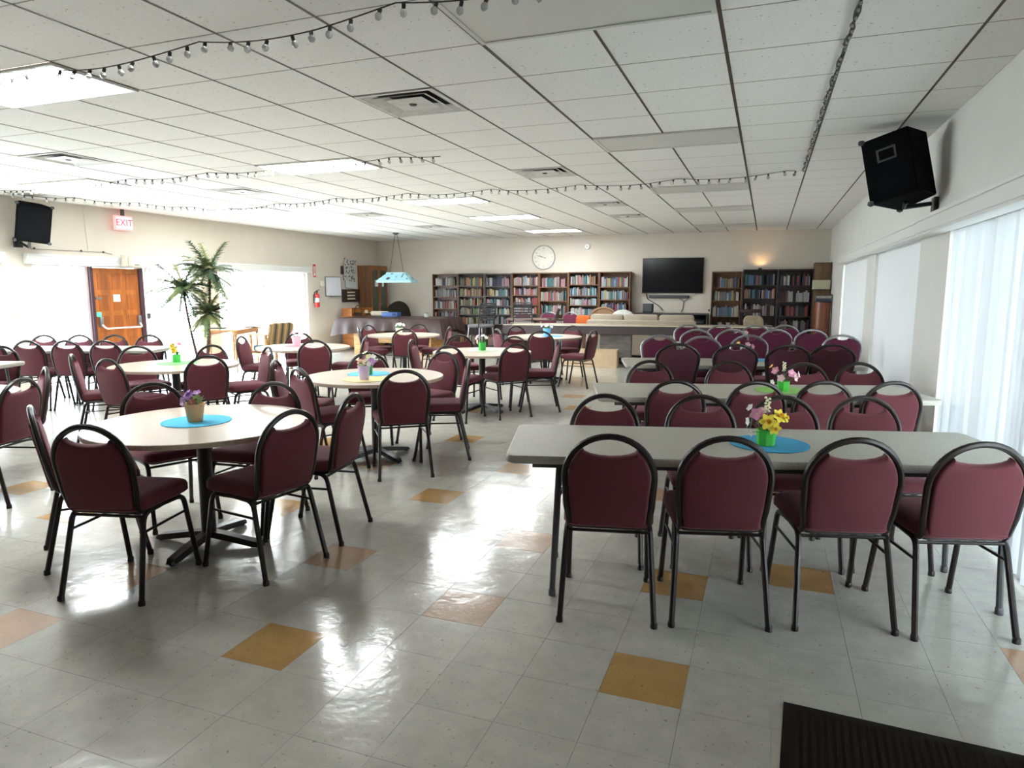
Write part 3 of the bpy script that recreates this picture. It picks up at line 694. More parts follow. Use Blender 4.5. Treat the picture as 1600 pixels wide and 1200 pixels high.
placemat(.045, 3.54, BLUE, 'blue round placemat under the daffodils on the closest long table', .19)
flower_pot(.03, 3.50, 'hex', (.06, .50, .05), [((-.045, -.03, .155), (-.5, -.9, .5), 'double', PINK, 1.15), ((-.02, .02, .165), (-.2, -.5, 1), 'single', LPINK, .9), ((.005, -.055, .125), (.1, -1, .2), 'daffodil', YEL, 1.25), ((.055, -.02, .150), (.6, -.7, .5), 'daffodil', YEL, 1.15), ((.035, -.05, .095), (.3, -1, -.1), 'daffodil', YEL, 1.0), ((.085, .0, .140), (1, -.3, .3), 'daffodil', YEL, .8), ((0, .03, .205), (0, 0, 1), 'spike', WHT, 1.0), ((-.080, .0, .18), (-.7, -.5, .6), 'single', WHT, .7), ((-.085, -.02, .115), (-1, -.5, 0), 'single', WHT, .75), ((-.07, -.05, .065), (-.7, -.8, -.2), 'single', WHT, .6)], 'green hexagonal pot with daffodils and pink blossom', .078, .046)
placemat(.13, 5.50, (.25, .50, .12), 'green round placemat on the second long table', .19)
flower_pot(.15, 5.47, 'hex', (.06, .50, .05), [((-.06, -.02, .15), (-.6, -.7, .5), 'double', PINK, 1.1), ((.05, -.03, .135), (.5, -.9, .3), 'double', PINK, 1.1), ((.0, .02, .19), (0, 0, 1), 'spike', WHT, .9), ((.08, -.02, .105), (.9, -.5, .1), 'single', LPINK, 1.1), ((-.02, -.055, .10), (-.2, -1, .1), 'double', LPINK, 1.0), ((.10, .0, .125), (1, -.2, .3), 'single', LPINK, .9), ((-.09, 0, .18), (-.7, -.2, .7), 'single', (.85, .45, .1), .7), ((-.075, -.03, .06), (-.8, -.6, 0), 'single', WHT, .9)], 'green hexagonal pot with pink blossom on the green placemat', .072, .044)
placemat(-.02, 7.80, (.10, .42, .72), 'small blue mat half hidden by a chair on the third long table', .16)
flower_pot(-.22, 7.86, 'pot', (.75, .75, .72), [((-.05, 0, .17), (-.4, -.6, .6), 'single', (.85, .55, .15), .9), ((.05, -.02, .16), (.3, -.8, .5), 'double', LPINK, 1.1), ((.10, 0, .14), (.7, -.5, .3), 'single', PINK, 1.0), ((0, -.05, .12), (0, -1, .2), 'double', WHT, 1.0)], 'flower pot mostly hidden behind crown-backed chairs', .08, .045, base=0)
flower_pot(-.30, 10.05, 'pot', (.75, .75, .72), [((-.05, 0, .17), (-.4, -.6, .6), 'single', WHT, 1.1), ((.05, -.02, .16), (.3, -.8, .5), 'double', LPINK, 1.2), ((.0, -.04, .13), (0, -1, .2), 'double', WHT, 1.0)], 'flower pot with pale pink blossom on the farthest long table', .09, .045, base=0)
placemat(-3.09, 2.99, (.06, .50, .78), 'bright blue placemat under the orange bucket', .19)
flower_pot(-3.085, 2.975, 'bucket', (.78, .40, .17), [((-.035, -.01, .155), (-.4, -.7, .6), 'double', PUR, 1.1), ((-.010, -.02, .150), (0, -.8, .5), 'double', PUR, 1.0), ((-.03, -.045, .120), (-.3, -1, .2), 'double', (.60, .40, .72), 1.1), ((.015, .01, .165), (.2, -.4, .9), 'single', PUR, .8), ((.035, -.01, .135), (.5, -.7, .4), 'double', (.45, .55, .25), .9), ((.02, -.035, .115), (.2, -1, .2), 'double', (.70, .28, .25), .9)], 'orange bucket of purple flowers on a bright blue placemat', .105, .055)
placemat(-3.37, 5.27, (.10, .45, .75), 'blue placemat half under the yellow one', .19); 
o = placemat(-3.19, 4.93, (.80, .66, .30), 'yellow placemat under the lavender bucket', .19)
flower_pot(-3.18, 4.90, 'pot', (.55, .45, .72), [((-.03, -.01, .150), (-.4, -.7, .6), 'double', (.75, .38, .30), 1.0), ((.02, -.02, .150), (.3, -.8, .5), 'double', (.80, .60, .45), 1.0), ((-.045, 0, .13), (-.8, -.5, .3), 'double', (.65, .60, .40), .9), ((0, -.04, .13), (0, -1, .2), 'double', (.50, .50, .25), .9), ((.045, 0, .135), (.8, -.4, .4), 'single', WHT, .9)], 'lavender pot with peach flowers on a yellow placemat', .12, .052)
flower_pot(-3.34, 5.22, 'hex', (.04, .38, .08), [((.06, -.04, .12), (.6, -.9, .1), 'double', PUR, 1.2), ((.02, -.02, .16), (.2, -.7, .6), 'double', (.75, .75, .45), 1.0), ((-.03, 0, .19), (-.3, -.4, .9), 'double', (.70, .75, .50), .9), ((.05, 0, .16), (.5, -.4, .7), 'double', WHT, 1.0)], 'green pot with purple flower behind the lavender pot', .08, .04)
placemat(-5.74, 5.36, (.22, .62, .22), 'light green placemat under the yellow flowers', .20)
flower_pot(-5.78, 5.38, 'hex', (.08, .55, .10), [((-.02, -.02, .17), (-.2, -.8, .5), 'daffodil', YEL, 1.3), ((.02, -.04, .13), (.2, -1, .2), 'daffodil', YEL, 1.2), ((.05, 0, .19), (.5, -.3, .8), 'single', (.55, .2, .35), 1.0), ((-.05, 0, .19), (-.5, -.3, .8), 'single', (.6, .4, .3), .8)], 'green pot with yellow flowers on a light green placemat', .08, .042)
placemat(-5.95, 7.57, (.80, .30, .34), 'pink placemat under the pink bucket', .18)
flower_pot(-5.95, 7.55, 'bucket', (.82, .50, .60), [((-.07, 0, .17), (-.6, -.5, .5), 'double', (.85, .6, .68), 1.3), ((0, -.03, .18), (0, -.7, .7), 'double', (.8, .5, .55), 1.3), ((.07, 0, .17), (.6, -.5, .5), 'double', (.85, .6, .68), 1.3), ((0, 0, .20), (0, 0, 1), 'single', (.5, .4, .4), .9)], 'pink bucket with pale pink flowers on a pink placemat', .13, .062)
placemat(-3.33, 7.86, (.56, .78, .52), 'pale green placemat under a green pot', .20)
flower_pot(-3.32, 7.80, 'hex', (.04, .45, .06), [((-.06, -.01, .16), (-.6, -.6, .5), 'double', LPINK, 1.3), ((-.05, -.02, .11), (-.8, -.7, .0), 'double', (.85, .75, .6), 1.1), ((.01, 0, .18), (0, -.4, .9), 'single', WHT, 1.0), ((.05, 0, .16), (.6, -.4, .5), 'single', WHT, 1.0)], 'green pot with pale pink flowers on a pale green placemat', .10, .05)
placemat(-5.80, 9.95, (.78, .70, .38), 'pale yellow placemat under the white flower pot', .2)
flower_pot(-5.80, 10.05, 'pot', (.66, .74, .55), [((-.04, 0, .16), (-.5, -.6, .5), 'double', WHT, 1.3), ((.03, -.02, .17), (.2, -.7, .7), 'double', WHT, 1.3), ((.08, 0, .16), (.8, -.4, .5), 'double', (.7, .5, .55), 1.1)], 'white pot with white flowers on a pale yellow placemat', .11, .06)
placemat(-3.27, 10.62, (.12, .42, .68), 'blue placemat under the light blue pot', .18)
flower_pot(-3.38, 10.68, 'pot', (.22, .55, .82), [((-.08, 0, .16), (-.6, -.5, .5), 'double', (.8, .85, .88), 1.2), ((0, -.03, .16), (0, -.7, .7), 'double', WHT, 1.2), ((.07, 0, .15), (.6, -.5, .5), 'double', (.8, .82, .88), 1.2), ((-.03, 0, .19), (-.3, 0, 1), 'single', (.4, .4, .4), .9)], 'light blue pot with white flowers on a blue placemat', .12, .065)

# ------------------------------------------------------------------ bookcases and books
CASES = [(-8.27, -7.54, 1.90, [1.60, 1.31, 1.00, .70, .08], wood_b, tan_m, 'brown bookcase beside the pool table, first of the row'),
 (-7.53, -6.79, 1.91, [1.59, 1.33, 1.09, .86, .60, .08], wood_g, wood_g, 'grey-brown bookcase, second of the row'),
 (-6.78, -6.05, 1.90, [1.58, 1.33, 1.09, .87, .62, .08], wood_g, wood_g, 'grey-brown bookcase, third of the row'),
 (-6.04, -5.32, 1.91, [1.60, 1.36, 1.12, .90, .6, .08], wood_b, wood_g, 'brown bookcase, fourth of the row'),
 (-5.31, -4.57, 1.91, [1.56, 1.22, .89, .5, .08], wood_b, wood_b, 'warm brown bookcase in the middle below the clock'),
 (-4.56, -3.80, 1.92, [1.62, 1.35, 1.12, .88, .5, .08], wood_b, wood_d, 'bookcase with black back, sixth of the row'),
 (-3.79, -3.04, 1.92, [1.56, 1.26, .95, .5, .08], wood_b, wood_b, 'walnut bookcase ending the row before the television'),
 (-1.19, -.53, 1.90, [1.54, 1.25, .89, .5, .08], wood_b, wood_b, 'orange-brown bookcase right after the television'),
 (-.52, .21, 1.94, [1.60, 1.30, .92, .5, .08], wood_d, wood_d, 'black bookcase under the warm wall glow'),
 (.22, .93, 1.94, [1.59, 1.23, .92, .6, .08], wood_d, wood_d, 'black bookcase beside the tall brown cabinet')]
DEP = .27; YS = YB-.03-DEP
def bookcase(x0, x1, top, shelves, m, mb_, label):
    w = x1-x0; t = thing('bookcase', label, 'bookcase', ((x0+x1)/2, YS, 0), 0, 'bookcases along the back wall')
    for s in (-1, 1): MB().box((s*(w/2-.011), DEP/2, top/2), (.022, DEP, top), bev=.002).obj('side_panel', m, t, False)
    MB().box((0, DEP/2, top-.012), (w-.046, DEP, .024)).obj('top_panel', m, t, False)
    MB().box((0, DEP-.006, top/2), (w-.046, .008, top-.03)).obj('back_panel', mb_, t, False)
    MB().box((0, .02, .035), (w-.046, .018, .07)).obj('plinth', m, t, False)
    for z in shelves: MB().box((0, (DEP-.012)/2, z-.010), (w-.048, DEP-.014, .020)).obj('shelf', m, t, False)
for c_ in CASES: bookcase(*c_)
k = MB(); k.box((0, .5, .5), (1, 1, 1)); book_me = k.mesh('book', MATS['paper'], False)
def book_mesh():
    k = MB(); k.mi = 0                              # unit book: spine at y=0 rounded a little, covers, page block on top
    k.loft([(-.5, .06), (-.35, 0), (.35, 0), (.5, .06), (.5, 1), (-.5, 1)], [(0, 0), (0, 1)], plain)
    k.mi = 1; k.quad((-.32, .12, 1.002), (.32, .12, 1.002), (.32, .98, 1.002), (-.32, .98, 1.002)); return k.mesh('book', [paper_m, paper_m], False)
book_me = book_mesh()
PAL = {'cream': (.62, .57, .42), 'white': (.68, .68, .66), 'grey': (.28, .28, .29), 'black': (.02, .02, .025), 'navy': (.03, .05, .14), 'blue': (.08, .22, .48), 'sky blue': (.30, .52, .68), 'teal': (.05, .26, .28), 'green': (.10, .24, .10), 'olive': (.25, .24, .08), 'yellow': (.68, .56, .10), 'orange': (.60, .22, .05), 'red': (.48, .04, .04), 'maroon': (.18, .03, .05), 'pink': (.62, .28, .34), 'purple': (.22, .08, .26), 'brown': (.17, .09, .05), 'tan': (.42, .30, .18)}
PAL = {k: tuple((c*.72+sum(v)/3*.28)*.56 for c in v) for k, v in PAL.items()}
BM = {k: mat('book_'+k.replace(' ', '_'), v, .5, noise=.25, nscale=40) for k, v in PAL.items()}
mixes = [['grey', 'cream', 'grey', 'white', 'red', 'maroon', 'navy', 'tan', 'brown'], ['yellow', 'olive', 'cream', 'grey', 'red', 'orange', 'green', 'brown'], ['grey', 'navy', 'white', 'pink', 'maroon', 'teal', 'grey', 'yellow'], ['white', 'pink', 'sky blue', 'cream', 'red', 'grey', 'navy', 'orange'],
         ['cream', 'pink', 'white', 'grey', 'red', 'teal', 'white', 'cream'], ['sky blue', 'navy', 'white', 'cream', 'orange', 'teal', 'grey', 'pink'], ['blue', 'sky blue', 'yellow', 'purple', 'white', 'teal', 'red', 'grey'], ['cream', 'white', 'yellow', 'grey', 'maroon', 'teal', 'tan', 'blue'], ['white', 'navy', 'teal', 'orange', 'pink', 'red', 'blue', 'grey', 'black'], ['teal', 'grey', 'red', 'pink', 'black', 'maroon', 'navy', 'black', 'white']]
cname = ['first bookcase', 'second bookcase', 'third bookcase', 'fourth bookcase', 'fifth bookcase', 'sixth bookcase', 'seventh bookcase', 'bookcase after the television', 'black bookcase under the glow', 'black bookcase by the cabinet']
sname = ['top shelf', 'second shelf', 'third shelf', 'fourth shelf', 'fifth shelf', 'bottom shelf']
num = ['first', 'second', 'third', 'fourth', 'fifth', 'sixth', 'seventh', 'eighth', 'ninth', 'tenth', 'eleventh', 'twelfth', 'thirteenth', 'fourteenth', 'fifteenth', 'sixteenth', 'seventeenth', 'eighteenth', 'nineteenth', 'twentieth', 'twenty-first', 'twenty-second', 'twenty-third', 'twenty-fourth', 'twenty-fifth', 'twenty-sixth', 'twenty-seventh', 'twenty-eighth', 'twenty-ninth', 'thirtieth', 'thirty-first', 'thirty-second', 'thirty-third', 'thirty-fourth']
books = []
for ci, (x0, x1, top, shelves, m, mb_, lb) in enumerate(CASES):
    prev = top-.024
    for si, z in enumerate(shelves):
        gap = prev-z-.022; prev = z-.020
        x = x0+.03+random.uniform(.0, .05); n = 0; end = x1-.03-random.uniform(0, .04); col = random.choice(mixes[ci]); lean = False
        while x < end-.03 and gap > .1:
            if random.random() < .04: x += random.uniform(.02, .06); continue
            if random.random() < .72: col = random.choice(mixes[ci])
            w = random.uniform(.016, .042); hh = min(gap*random.uniform(.66, .94), random.uniform(.185, .25)) if gap < .32 else random.uniform(.19, .26)
            hh = min(hh, gap-.004)
            if x+w > end: break
            vis = 1 if (z > .86 or (ci < 4 and z > .55)) else 0
            books.append((-vis, -w*hh, ci, si, n, x+w/2, z, w, hh, random.uniform(.14, .19), random.uniform(.005, .035), col)); x += w+.0015; n += 1
books.sort(key=lambda b: b[:2])
restb = MB(); bml = list(BM.values()); bix = {k: i for i, k in enumerate(BM)}
for n, (v, a, ci, si, bi, x, z, w, hh, d, fy, col) in enumerate(books):
    if n < 300:
        o = link('book', book_me, None, (x, YS+fy+.012, z+.0005)); o.scale = (w, d, hh)
        o.material_slots[0].link = 'OBJECT'; o.material_slots[0].material = BM[col]
        tag(o, '%s book, %s along the %s of the %s' % (col, num[bi], sname[min(si, 5)], cname[ci]), 'book', 'books on the bookcase shelves')
    else:
        restb.mi = bix[col]; restb.box((x, YS+fy+.012+d/2, z+.0005+hh/2), (w, d, hh))
o = restb.obj('book_rows', bml, None, False); o['kind'] = 'stuff'; tag(o, 'the many smaller books packed on the bookcase shelves', 'books')

# uplight on top of the black bookcase, giving the warm glow on the wall
ul = thing('uplight', 'small uplight on top of the black bookcase throwing a warm glow', 'lamp', (-.17, YB-.14, 1.9405))
MB().lathe([(0, 0), (.05, 0), (.05, .008), (.035, .012), (.04, .035), (.034, .035), (.03, .014), (0, .013)], 20).obj('lamp_base', blk_m, ul)
MB().lathe([(0, .030), (.018, .026), (.02, .016)], 12).obj('bulb', mat('warm_bulb', (1, .62, .25), .5, emit=2), ul)
pl = bpy.data.lights.new('uplight_glow', 'SPOT'); pl.energy = 1.6; pl.color = (1, .55, .22); pl.spot_size = R(140); pl.spot_blend = .8; pl.shadow_soft_size = .03
po = bpy.data.objects.new('uplight_glow', pl); C.objects.link(po); po.parent = ul; po.location = (0, -.02, .05); po.rotation_euler = (R(180-15), 0, 0)

# ------------------------------------------------------------------ back wall items
ck = thing('wall_clock', 'large round white wall clock above the bookcases', 'clock', (-5.29, YB-.003, 2.295)); RM = Matrix.Rotation(PI/2, 3, 'X')
MB().lathe([(.275, .0), (.305, .0), (.305, .03), (.295, .036), (.282, .030), (.278, .02)], 48, M=RM).obj('clock_rim', mat('clock_rim_grey', (.42, .42, .40), .4), ck)
MB().lathe([(0, .003), (.280, .003), (.280, .012), (0, .012)], 48, M=RM).obj('clock_face', mat('clock_face', (.72, .71, .62), .6, noise=.04, nscale=9), ck)
ink = mat('clock_ink', (.22, .22, .20), .6)
for n, s in enumerate(['12', '1', '2', '3', '4', '5', '6', '7', '8', '9', '10', '11']):
    a = PI/2-2*PI*n/12; me = text_mesh(s, .055, .0005); me.materials.clear(); me.materials.append(ink)
    o = link('numeral', me, ck, (.225*math.cos(a), -.013, .225*math.sin(a))); o.rotation_euler = (PI/2, 0, 0)
for L_, w_, a in ((.13, .010, R(157)), (.19, .007, R(166))):
    k = MB(); k.box(((L_/2-.03), 0, 0), (L_+.06, .002, w_)); o = k.obj('clock_hand', mat('clock_hand', (.10, .10, .09), .5), ck, False); o.location = (0, -.017, 0); o.rotation_euler = (0, -a, 0)
sd = thing('smoke_detector', 'small round white detector high on the back wall', 'detector', (-4.17, YB-.002, 2.54))
MB().lathe([(.075, 0), (.075, .015), (.06, .035), (.03, .04), (0, .04)], 24, M=RM).obj('detector_body', white_m, sd); MB().lathe([(.012, .04), (.012, .046), (0, .046)], 10, M=RM).obj('test_button', grey_m, sd)
tv = thing('television', 'large black flat television mounted on the back wall', 'television', (-2.10, YB-.06, 1.82))
MB().box((0, .02, 0), (1.41, .035, .82), bev=.006).obj('tv_body', blk_m, tv)
MB().box((0, -.0005, .005), (1.375, .004, .785)).obj('screen', mat('tv_screen', (.008, .008, .010), .12, spec=.5), tv, False)
MB().box((0, .048, 0), (.4, .02, .3)).obj('wall_mount', blk_m, tv, False)
sb = thing('soundbar', 'slim black soundbar below the television', 'soundbar', (-2.17, YB-.05, 1.33)); MB().box((0, 0, 0), (.93, .085, .065), bev=.012).obj('soundbar_body', blk2_m, sb); MB().box((0, -.0435, 0), (.88, .002, .045)).obj('grille', grey_m, sb, False)
cbl = [(-2.70, YB-.02, 1.40), (-2.68, YB-.015, 1.28), (-2.38, YB-.015, 1.10), (-2.30, YB-.03, 1.0)]
tag(MB().tube(arc_fillet(cbl, .05), .010, 6).obj('cable', blk_m), 'black cable dropping from the television to the stand', 'cable')
tag(MB().tube(arc_fillet([(-1.92, YB-.012, 1.29), (-1.82, YB-.012, 1.22), (-1.84, YB-.012, 1.05), (-1.88, YB-.012, .97)], .04), .008, 6).tube(arc_fillet([(-1.72, YB-.012, 1.29), (-1.82, YB-.012, 1.22), (-1.83, YB-.012, 1.18)], .03), .007, 6).obj('cable', grey_m), 'grey forked cable hanging under the soundbar', 'cable')
st = thing('tv_stand', 'low dark media stand under the television', 'tv stand', (-2.03, 15.98, 0))
MB().box((0, 0, .945), (1.62, .44, .03), bev=.004).obj('stand_top', grey_m, st, False)
for x in (-.79, -.28, .28, .79): MB().box((x, 0, .465), (.03, .42, .93)).obj('stand_panel', grey_m, st, False)
for x, w in ((-.535, .48), (0, .53), (.535, .48)): MB().box((x, .01, .70), (w-.01, .38, .02)).obj('stand_shelf', grey_m, st, False)
MB().box((0, .205, .465), (1.6, .008, .92)).obj('stand_back', blk2_m, st, False); MB().box((0, 0, .02), (1.55, .40, .03)).obj('stand_base', grey_m, st, False)
avr = thing('media_player', 'black media player box inside the stand end bay', 'electronics', (-1.465, 15.92, .711)); MB().box((0, 0, .055), (.36, .28, .10), bev=.004).obj('player_body', blk2_m, avr); MB().box((0, -.1415, .055), (.30, .002, .04)).obj('display_strip', grey_m, avr, False)
sw = thing('subwoofer', 'black cube speaker on the media stand', 'speaker', (-2.585, 15.98, .9605)); MB().box((0, 0, .11), (.22, .24, .20), bev=.008).obj('speaker_cabinet', blk2_m, sw); MB().box((0, -.1215, .115), (.19, .003, .17)).obj('grille', grey_m, sw, False)
for x in (-.08, .08): MB().box((x, 0, .005), (.03, .2, .009)).obj('foot', blk_m, sw, False)
tag(MB().box((-1.245, YB-.008, 1.02), (.03, .012, .05)).obj('wall_outlet', blk_m, None, False), 'small dark wall outlet beside the orange-brown bookcase', 'outlet')

# tall brown cabinet by the blinds, with podium
cb = thing('tall_cabinet', 'tall brown panelled cabinet in the corner by the blinds', 'cabinet', (1.085, 16.02, 0))
MB().box((0, 0, 1.02), (.31, .66, 2.04), bev=.004).obj('cabinet_body', wood_p, cb, False)
MB().box((0, -.338, 1.02), (.27, .012, 1.94), bev=.003).obj('cabinet_door', wood_p, cb, False); MB().box((-.10, -.350, 1.0), (.012, .02, .09)).obj('handle', blk_m, cb, False); MB().box((0, -.005, 2.05), (.32, .67, .02)).obj('cornice', wood_p, cb, False)
pd = thing('wooden_podium', 'reddish wooden podium in front of the tall cabinet', 'podium', (1.075, 15.2, 0))
MB().lathe([(.0, 0), (.15, 0), (.15, 1.24), (.0, 1.24)], 24).obj('barrel', mat('reddish_wood', (.22, .065, .03), .35, wave=(16, 16, 1.2)), pd)
MB().lathe([(.0, 1.24), (.16, 1.24), (.16, 1.26), (0, 1.26)], 24).obj('podium_top', wood_d, pd); MB().lathe([(.155, 0), (.155, .05), (.15, .06)], 24).obj('base_ring', wood_d, pd)
zz = 1.2605
for hgt, w, col, s in ((.045, .28, 'navy', 'dark blue folder at the bottom of the podium pile'), (.025, .29, 'grey', 'grey folder second in the podium pile'), (.04, .27, 'white', 'white bound volume in the podium pile'), (.03, .30, 'brown', 'thin dark folder on top of the podium pile')):
    o = MB().box((0, 0, hgt/2), (w, .22, hgt), bev=.003).box((0, -.111, hgt/2), (w*.9, .003, hgt*.5)).obj('folder', BM[col], None, False); o.location = (1.08, 15.18, zz); tag(o, s, 'folder', 'folders piled on the podium'); zz += hgt+.0005
dh = thing('cream_box', 'cream rectangular box fixed on the cabinet front', 'box', (1.05, 15.59, 1.50)); MB().box((0, 0, .10), (.34, .12, .19), bev=.008).obj('box_body', mat('cream_enamel', (.52, .50, .34), .5), dh); MB().box((0, -.062, .10), (.30, .004, .15), bev=.001).obj('box_front', mat('cream_enamel', (.5, .5, .3)), dh, False)
MB().box((-.0, .04, -.01), (.2, .04, .02)).obj('bracket', grey_m, dh, False)
# armchair with guitar-like cushion by the black bookcases
rc = thing('rocking_chair', 'dark rocking chair with a tan cushion before the black bookcases', 'rocking chair', (-.16, 15.15, 0), R(205))
for s in (-1, 1):
    MB().tube([(s*.27, -.55+i*.1, .03+.9*(((-.55+i*.1)/.9)**2)*.25) for i in range(12)], .016, 8).obj('rocker', wood_d, rc)
    MB().tube([(s*.26, .22, .06), (s*.26, .22, .62)], .018, 8).obj('front_post', wood_d, rc); MB().tube([(s*.25, -.20, .05), (s*.25, -.22, .5), (s*.24, -.38, 1.05)], .018, 8).obj('back_post', wood_d, rc)
    MB().box((s*.265, .02, .635), (.06, .52, .025), bev=.006).obj('armrest', wood_d, rc)
MB().box((0, 0, .40), (.5, .48, .04), bev=.01).obj('seat', wood_d, rc)
for i in range(6): MB().tube([(-.18+i*.072, -.21, .42), (-.18+i*.072, -.37, 1.0)], .009, 6).obj('spindle', wood_d, rc)
MB().box((0, -.38, 1.04), (.52, .03, .08), bev=.01).obj('crest_rail', wood_d, rc)
cu = MB(); cu.loft(rrect(.44, .46, .12, 5), [(.06, -.05), (.015, -.04), (0, 0), (.015, .04), (.06, .05)], lambda u, v, w: Vector((u, -.13-.22*(v+.2)+w, .72+v))); tag(cu.obj('cushion', mat('tan_cushion', (.42, .34, .24), .9, noise=.15, nscale=12)), 'tan cushion leaning in the rocking chair', 'cushion')
bpy.data.objects['cushion'].location = (-.16, 15.15, .0); bpy.data.objects['cushion'].rotation_euler = (0, 0, R(205))

# shuffleboard table, box, sofa, card table, stools
SA = R(7.5)
sh = thing('shuffleboard_table', 'long shuffleboard table with cream playing surface and grey cradle', 'game table', (-2.45, 13.60, 0), SA)
gpl = mat('greyplum_paint', (.065, .05, .055), .5); L_ = 5.3
for s in (-1, 1): MB().box((0, s*.33, .70), (L_, .05, .17), bev=.006).obj('side_rail', gpl, sh, False)
for s in (-1, 1): MB().box((s*(L_/2-.025), 0, .70), (.05, .60, .17), bev=.006).obj('end_rail', gpl, sh, False)
MB().box((0, 0, .625), (L_-.12, .60, .02)).obj('gutter', gpl, sh, False)
MB().box((0, 0, .775), (L_-.35, .51, .05), bev=.004).obj('playfield', mat('cream_playfield', (.55, .49, .35), .25), sh, False)
MB().box((0, .0, .69), (L_-.6, .4, .12)).obj('playfield_support', gpl, sh, False)
for s in (-1, 1):
    MB().box((0, s*.356, .788), (L_, .012, .012)).obj('rail_cap', mat('cream_cap', (.70, .64, .50), .4), sh, False)
pgr = mat('pedestal_grey', (.19, .175, .16), .6, wave=(3, 3, 10))
for x in (-.37, 1.95): MB().box((x, 0, .375), (.62, .46, .46), bev=.004).obj('pedestal', pgr, sh, False); MB().box((x, 0, .08), (.66, .50, .10)).obj('pedestal_base', grey_m, sh, False)
MB().box((-2.2, 0, .375), (.3, .46, .46), bev=.004).obj('pedestal', pgr, sh, False); MB().box((-2.2, 0, .08), (.34, .50, .10)).obj('pedestal_base', grey_m, sh, False)
pb = thing('plywood_box', 'pale plywood box on the floor before the shuffleboard table', 'box', (-3.22, 12.98, 0), R(6))
for p, d in (((0, -.20, .165), (1.1, .018, .33)), ((0, .20, .165), (1.1, .018, .33)), ((-.541, 0, .165), (.018, .382, .33)), ((.541, 0, .165), (.018, .382, .33)), ((0, 0, .012), (1.06, .38, .016))): MB().box(p, d, bev=.002).obj('board', wood_l, pb, False)
tag(MB().lathe([(0, 0), (.12, 0), (.15, .09), (.09, .14), (0, .14)], 16, (-2.95, 12.98, .021)).obj('storage_sack', blk2_m), 'dark bundle inside the plywood box', 'sack')
sf = thing('sofa', 'beige three-cushion sofa seen from behind beyond the shuffleboard', 'sofa', (-2.55, 15.05, 0), R(2))
bei = mat('beige_fabric', (.40, .35, .27), .9, noise=.06, nscale=30, sheen=.3)
MB().box((0, -.36, .46), (2.34, .16, .76), bev=.04).obj('sofa_back', bei, sf)
MB().box((0, .08, .24), (2.3, .75, .32), bev=.03).obj('sofa_base', bei, sf)
for s in (-1, 1): MB().box((s*1.10, .08, .35), (.20, .84, .56), bev=.05).obj('sofa_arm', bei, sf)
for x in (-.68, 0, .68): MB().box((x, .12, .46), (.665, .62, .14), bev=.04).obj('seat_cushion', bei, sf)
for x in (-.75, 0, .75): MB().box((x, -.20, .72), (.735, .20, .48), bev=.06).obj('back_cushion', bei, sf)
for x in (-1.05, 1.05):
    for y in (-.33, .38): MB().box((x, y, .04), (.06, .06, .08)).obj('leg', wood_d, sf, False)
rm = thing('rattan_chair', 'round-backed rattan chair with pale cushion behind the sofa', 'chair', (-3.66, 15.85, 0), R(180))
rat = mat('rattan', (.30, .17, .09), .6, noise=.3, nscale=60)
MB().tube([(.36*math.cos(a), -.22, .72+.34*math.sin(a)) for a in [PI*k/16 for k in range(17)]], .03, 8).obj('hoop', rat, rm)
k = MB(); k.loft([(.34*math.cos(a), .34*math.sin(a)) for a in [PI*k/16 for k in range(17)]], [(0, -.01), (0, .01)], lambda u, v, w: Vector((u, -.22+w, .70+v))); k.obj('woven_back', rat, rm)
MB().loft(rrect(.62, .5, .1), [(0, .36), (0, .40)], plain).obj('seat', rat, rm)
for sx in (-1, 1):
    for sy in (-1, 1): MB().tube([(sx*.26, sy*.2, .37), (sx*.28, sy*.23, 0)], .018, 8).obj('leg', rat, rm)
    MB().tube([(sx*.36, -.22, .72), (sx*.34, -.2, .38)], .02, 8).obj('side_post', rat, rm)
k = MB(); k.loft([(.30*math.cos(a), .24*math.sin(a)) for a in [PI*k/14 for k in range(15)]], [(.05, -.06), (.01, -.045), (0, 0), (.01, .045), (.05, .06)], lambda u, v, w: Vector((u, w, v)))
o = k.obj('cushion', mat('pale_cushion', (.62, .64, .60), .8, noise=.15, nscale=14)); o.location = (-3.10, 15.62, .80); tag(o, 'pale arched cushion propped above the sofa back', 'cushion')
for z, h_ in ((0, .80),):
    k = MB(); k.box((0, 0, .38), (.30, .24, .76), bev=.02); o = k.obj('side_table', wood_b, None); o.location = (-3.10, 15.62, .0); tag(o, 'small side block holding the arched cushion behind the sofa', 'table'); 
k = MB(); k.loft(rrect(.34, .26, .08), [(.04, -.06), (.01, -.045), (0, 0), (.01, .045), (.04, .06)], lambda u, v, w: Vector((u, w, v+.13))); o = k.obj('cushion', mat('orange_cushion', (.70, .16, .03), .85)); o.location = (-3.88, 14.98, .66); tag(o, 'small orange cushion at the sofa end', 'cushion')
es = thing('end_table', 'low brown end table holding the orange cushion', 'table', (-3.93, 15.0, 0)); MB().box((0, 0, .64), (.26, .36, .03), bev=.004).obj('tabletop', wood_b, es)
for sx in (-1, 1):
    for sy in (-1, 1): MB().box((sx*.11, sy*.15, .31), (.035, .035, .62)).obj('leg', wood_b, es, False)
ctb = thing('card_table', 'dark oval card table with chairs before the bookcases', 'table', (-4.95, 14.72, 0), R(4))
MB().loft([(.68*math.cos(a), .42*math.sin(a)) for a in [2*PI*k/32 for k in range(32)]], [(.01, .80), (0, .81), (0, .835), (.01, .842)], plain).obj('tabletop', mat('brown_vinyl_top', (.16, .10, .08), .35), ctb)
MB().lathe([(.20, 0), (.20, .03), (.06, .06), (.05, .76), (.15, .80)], 20).obj('pedestal', wood_d, ctb)
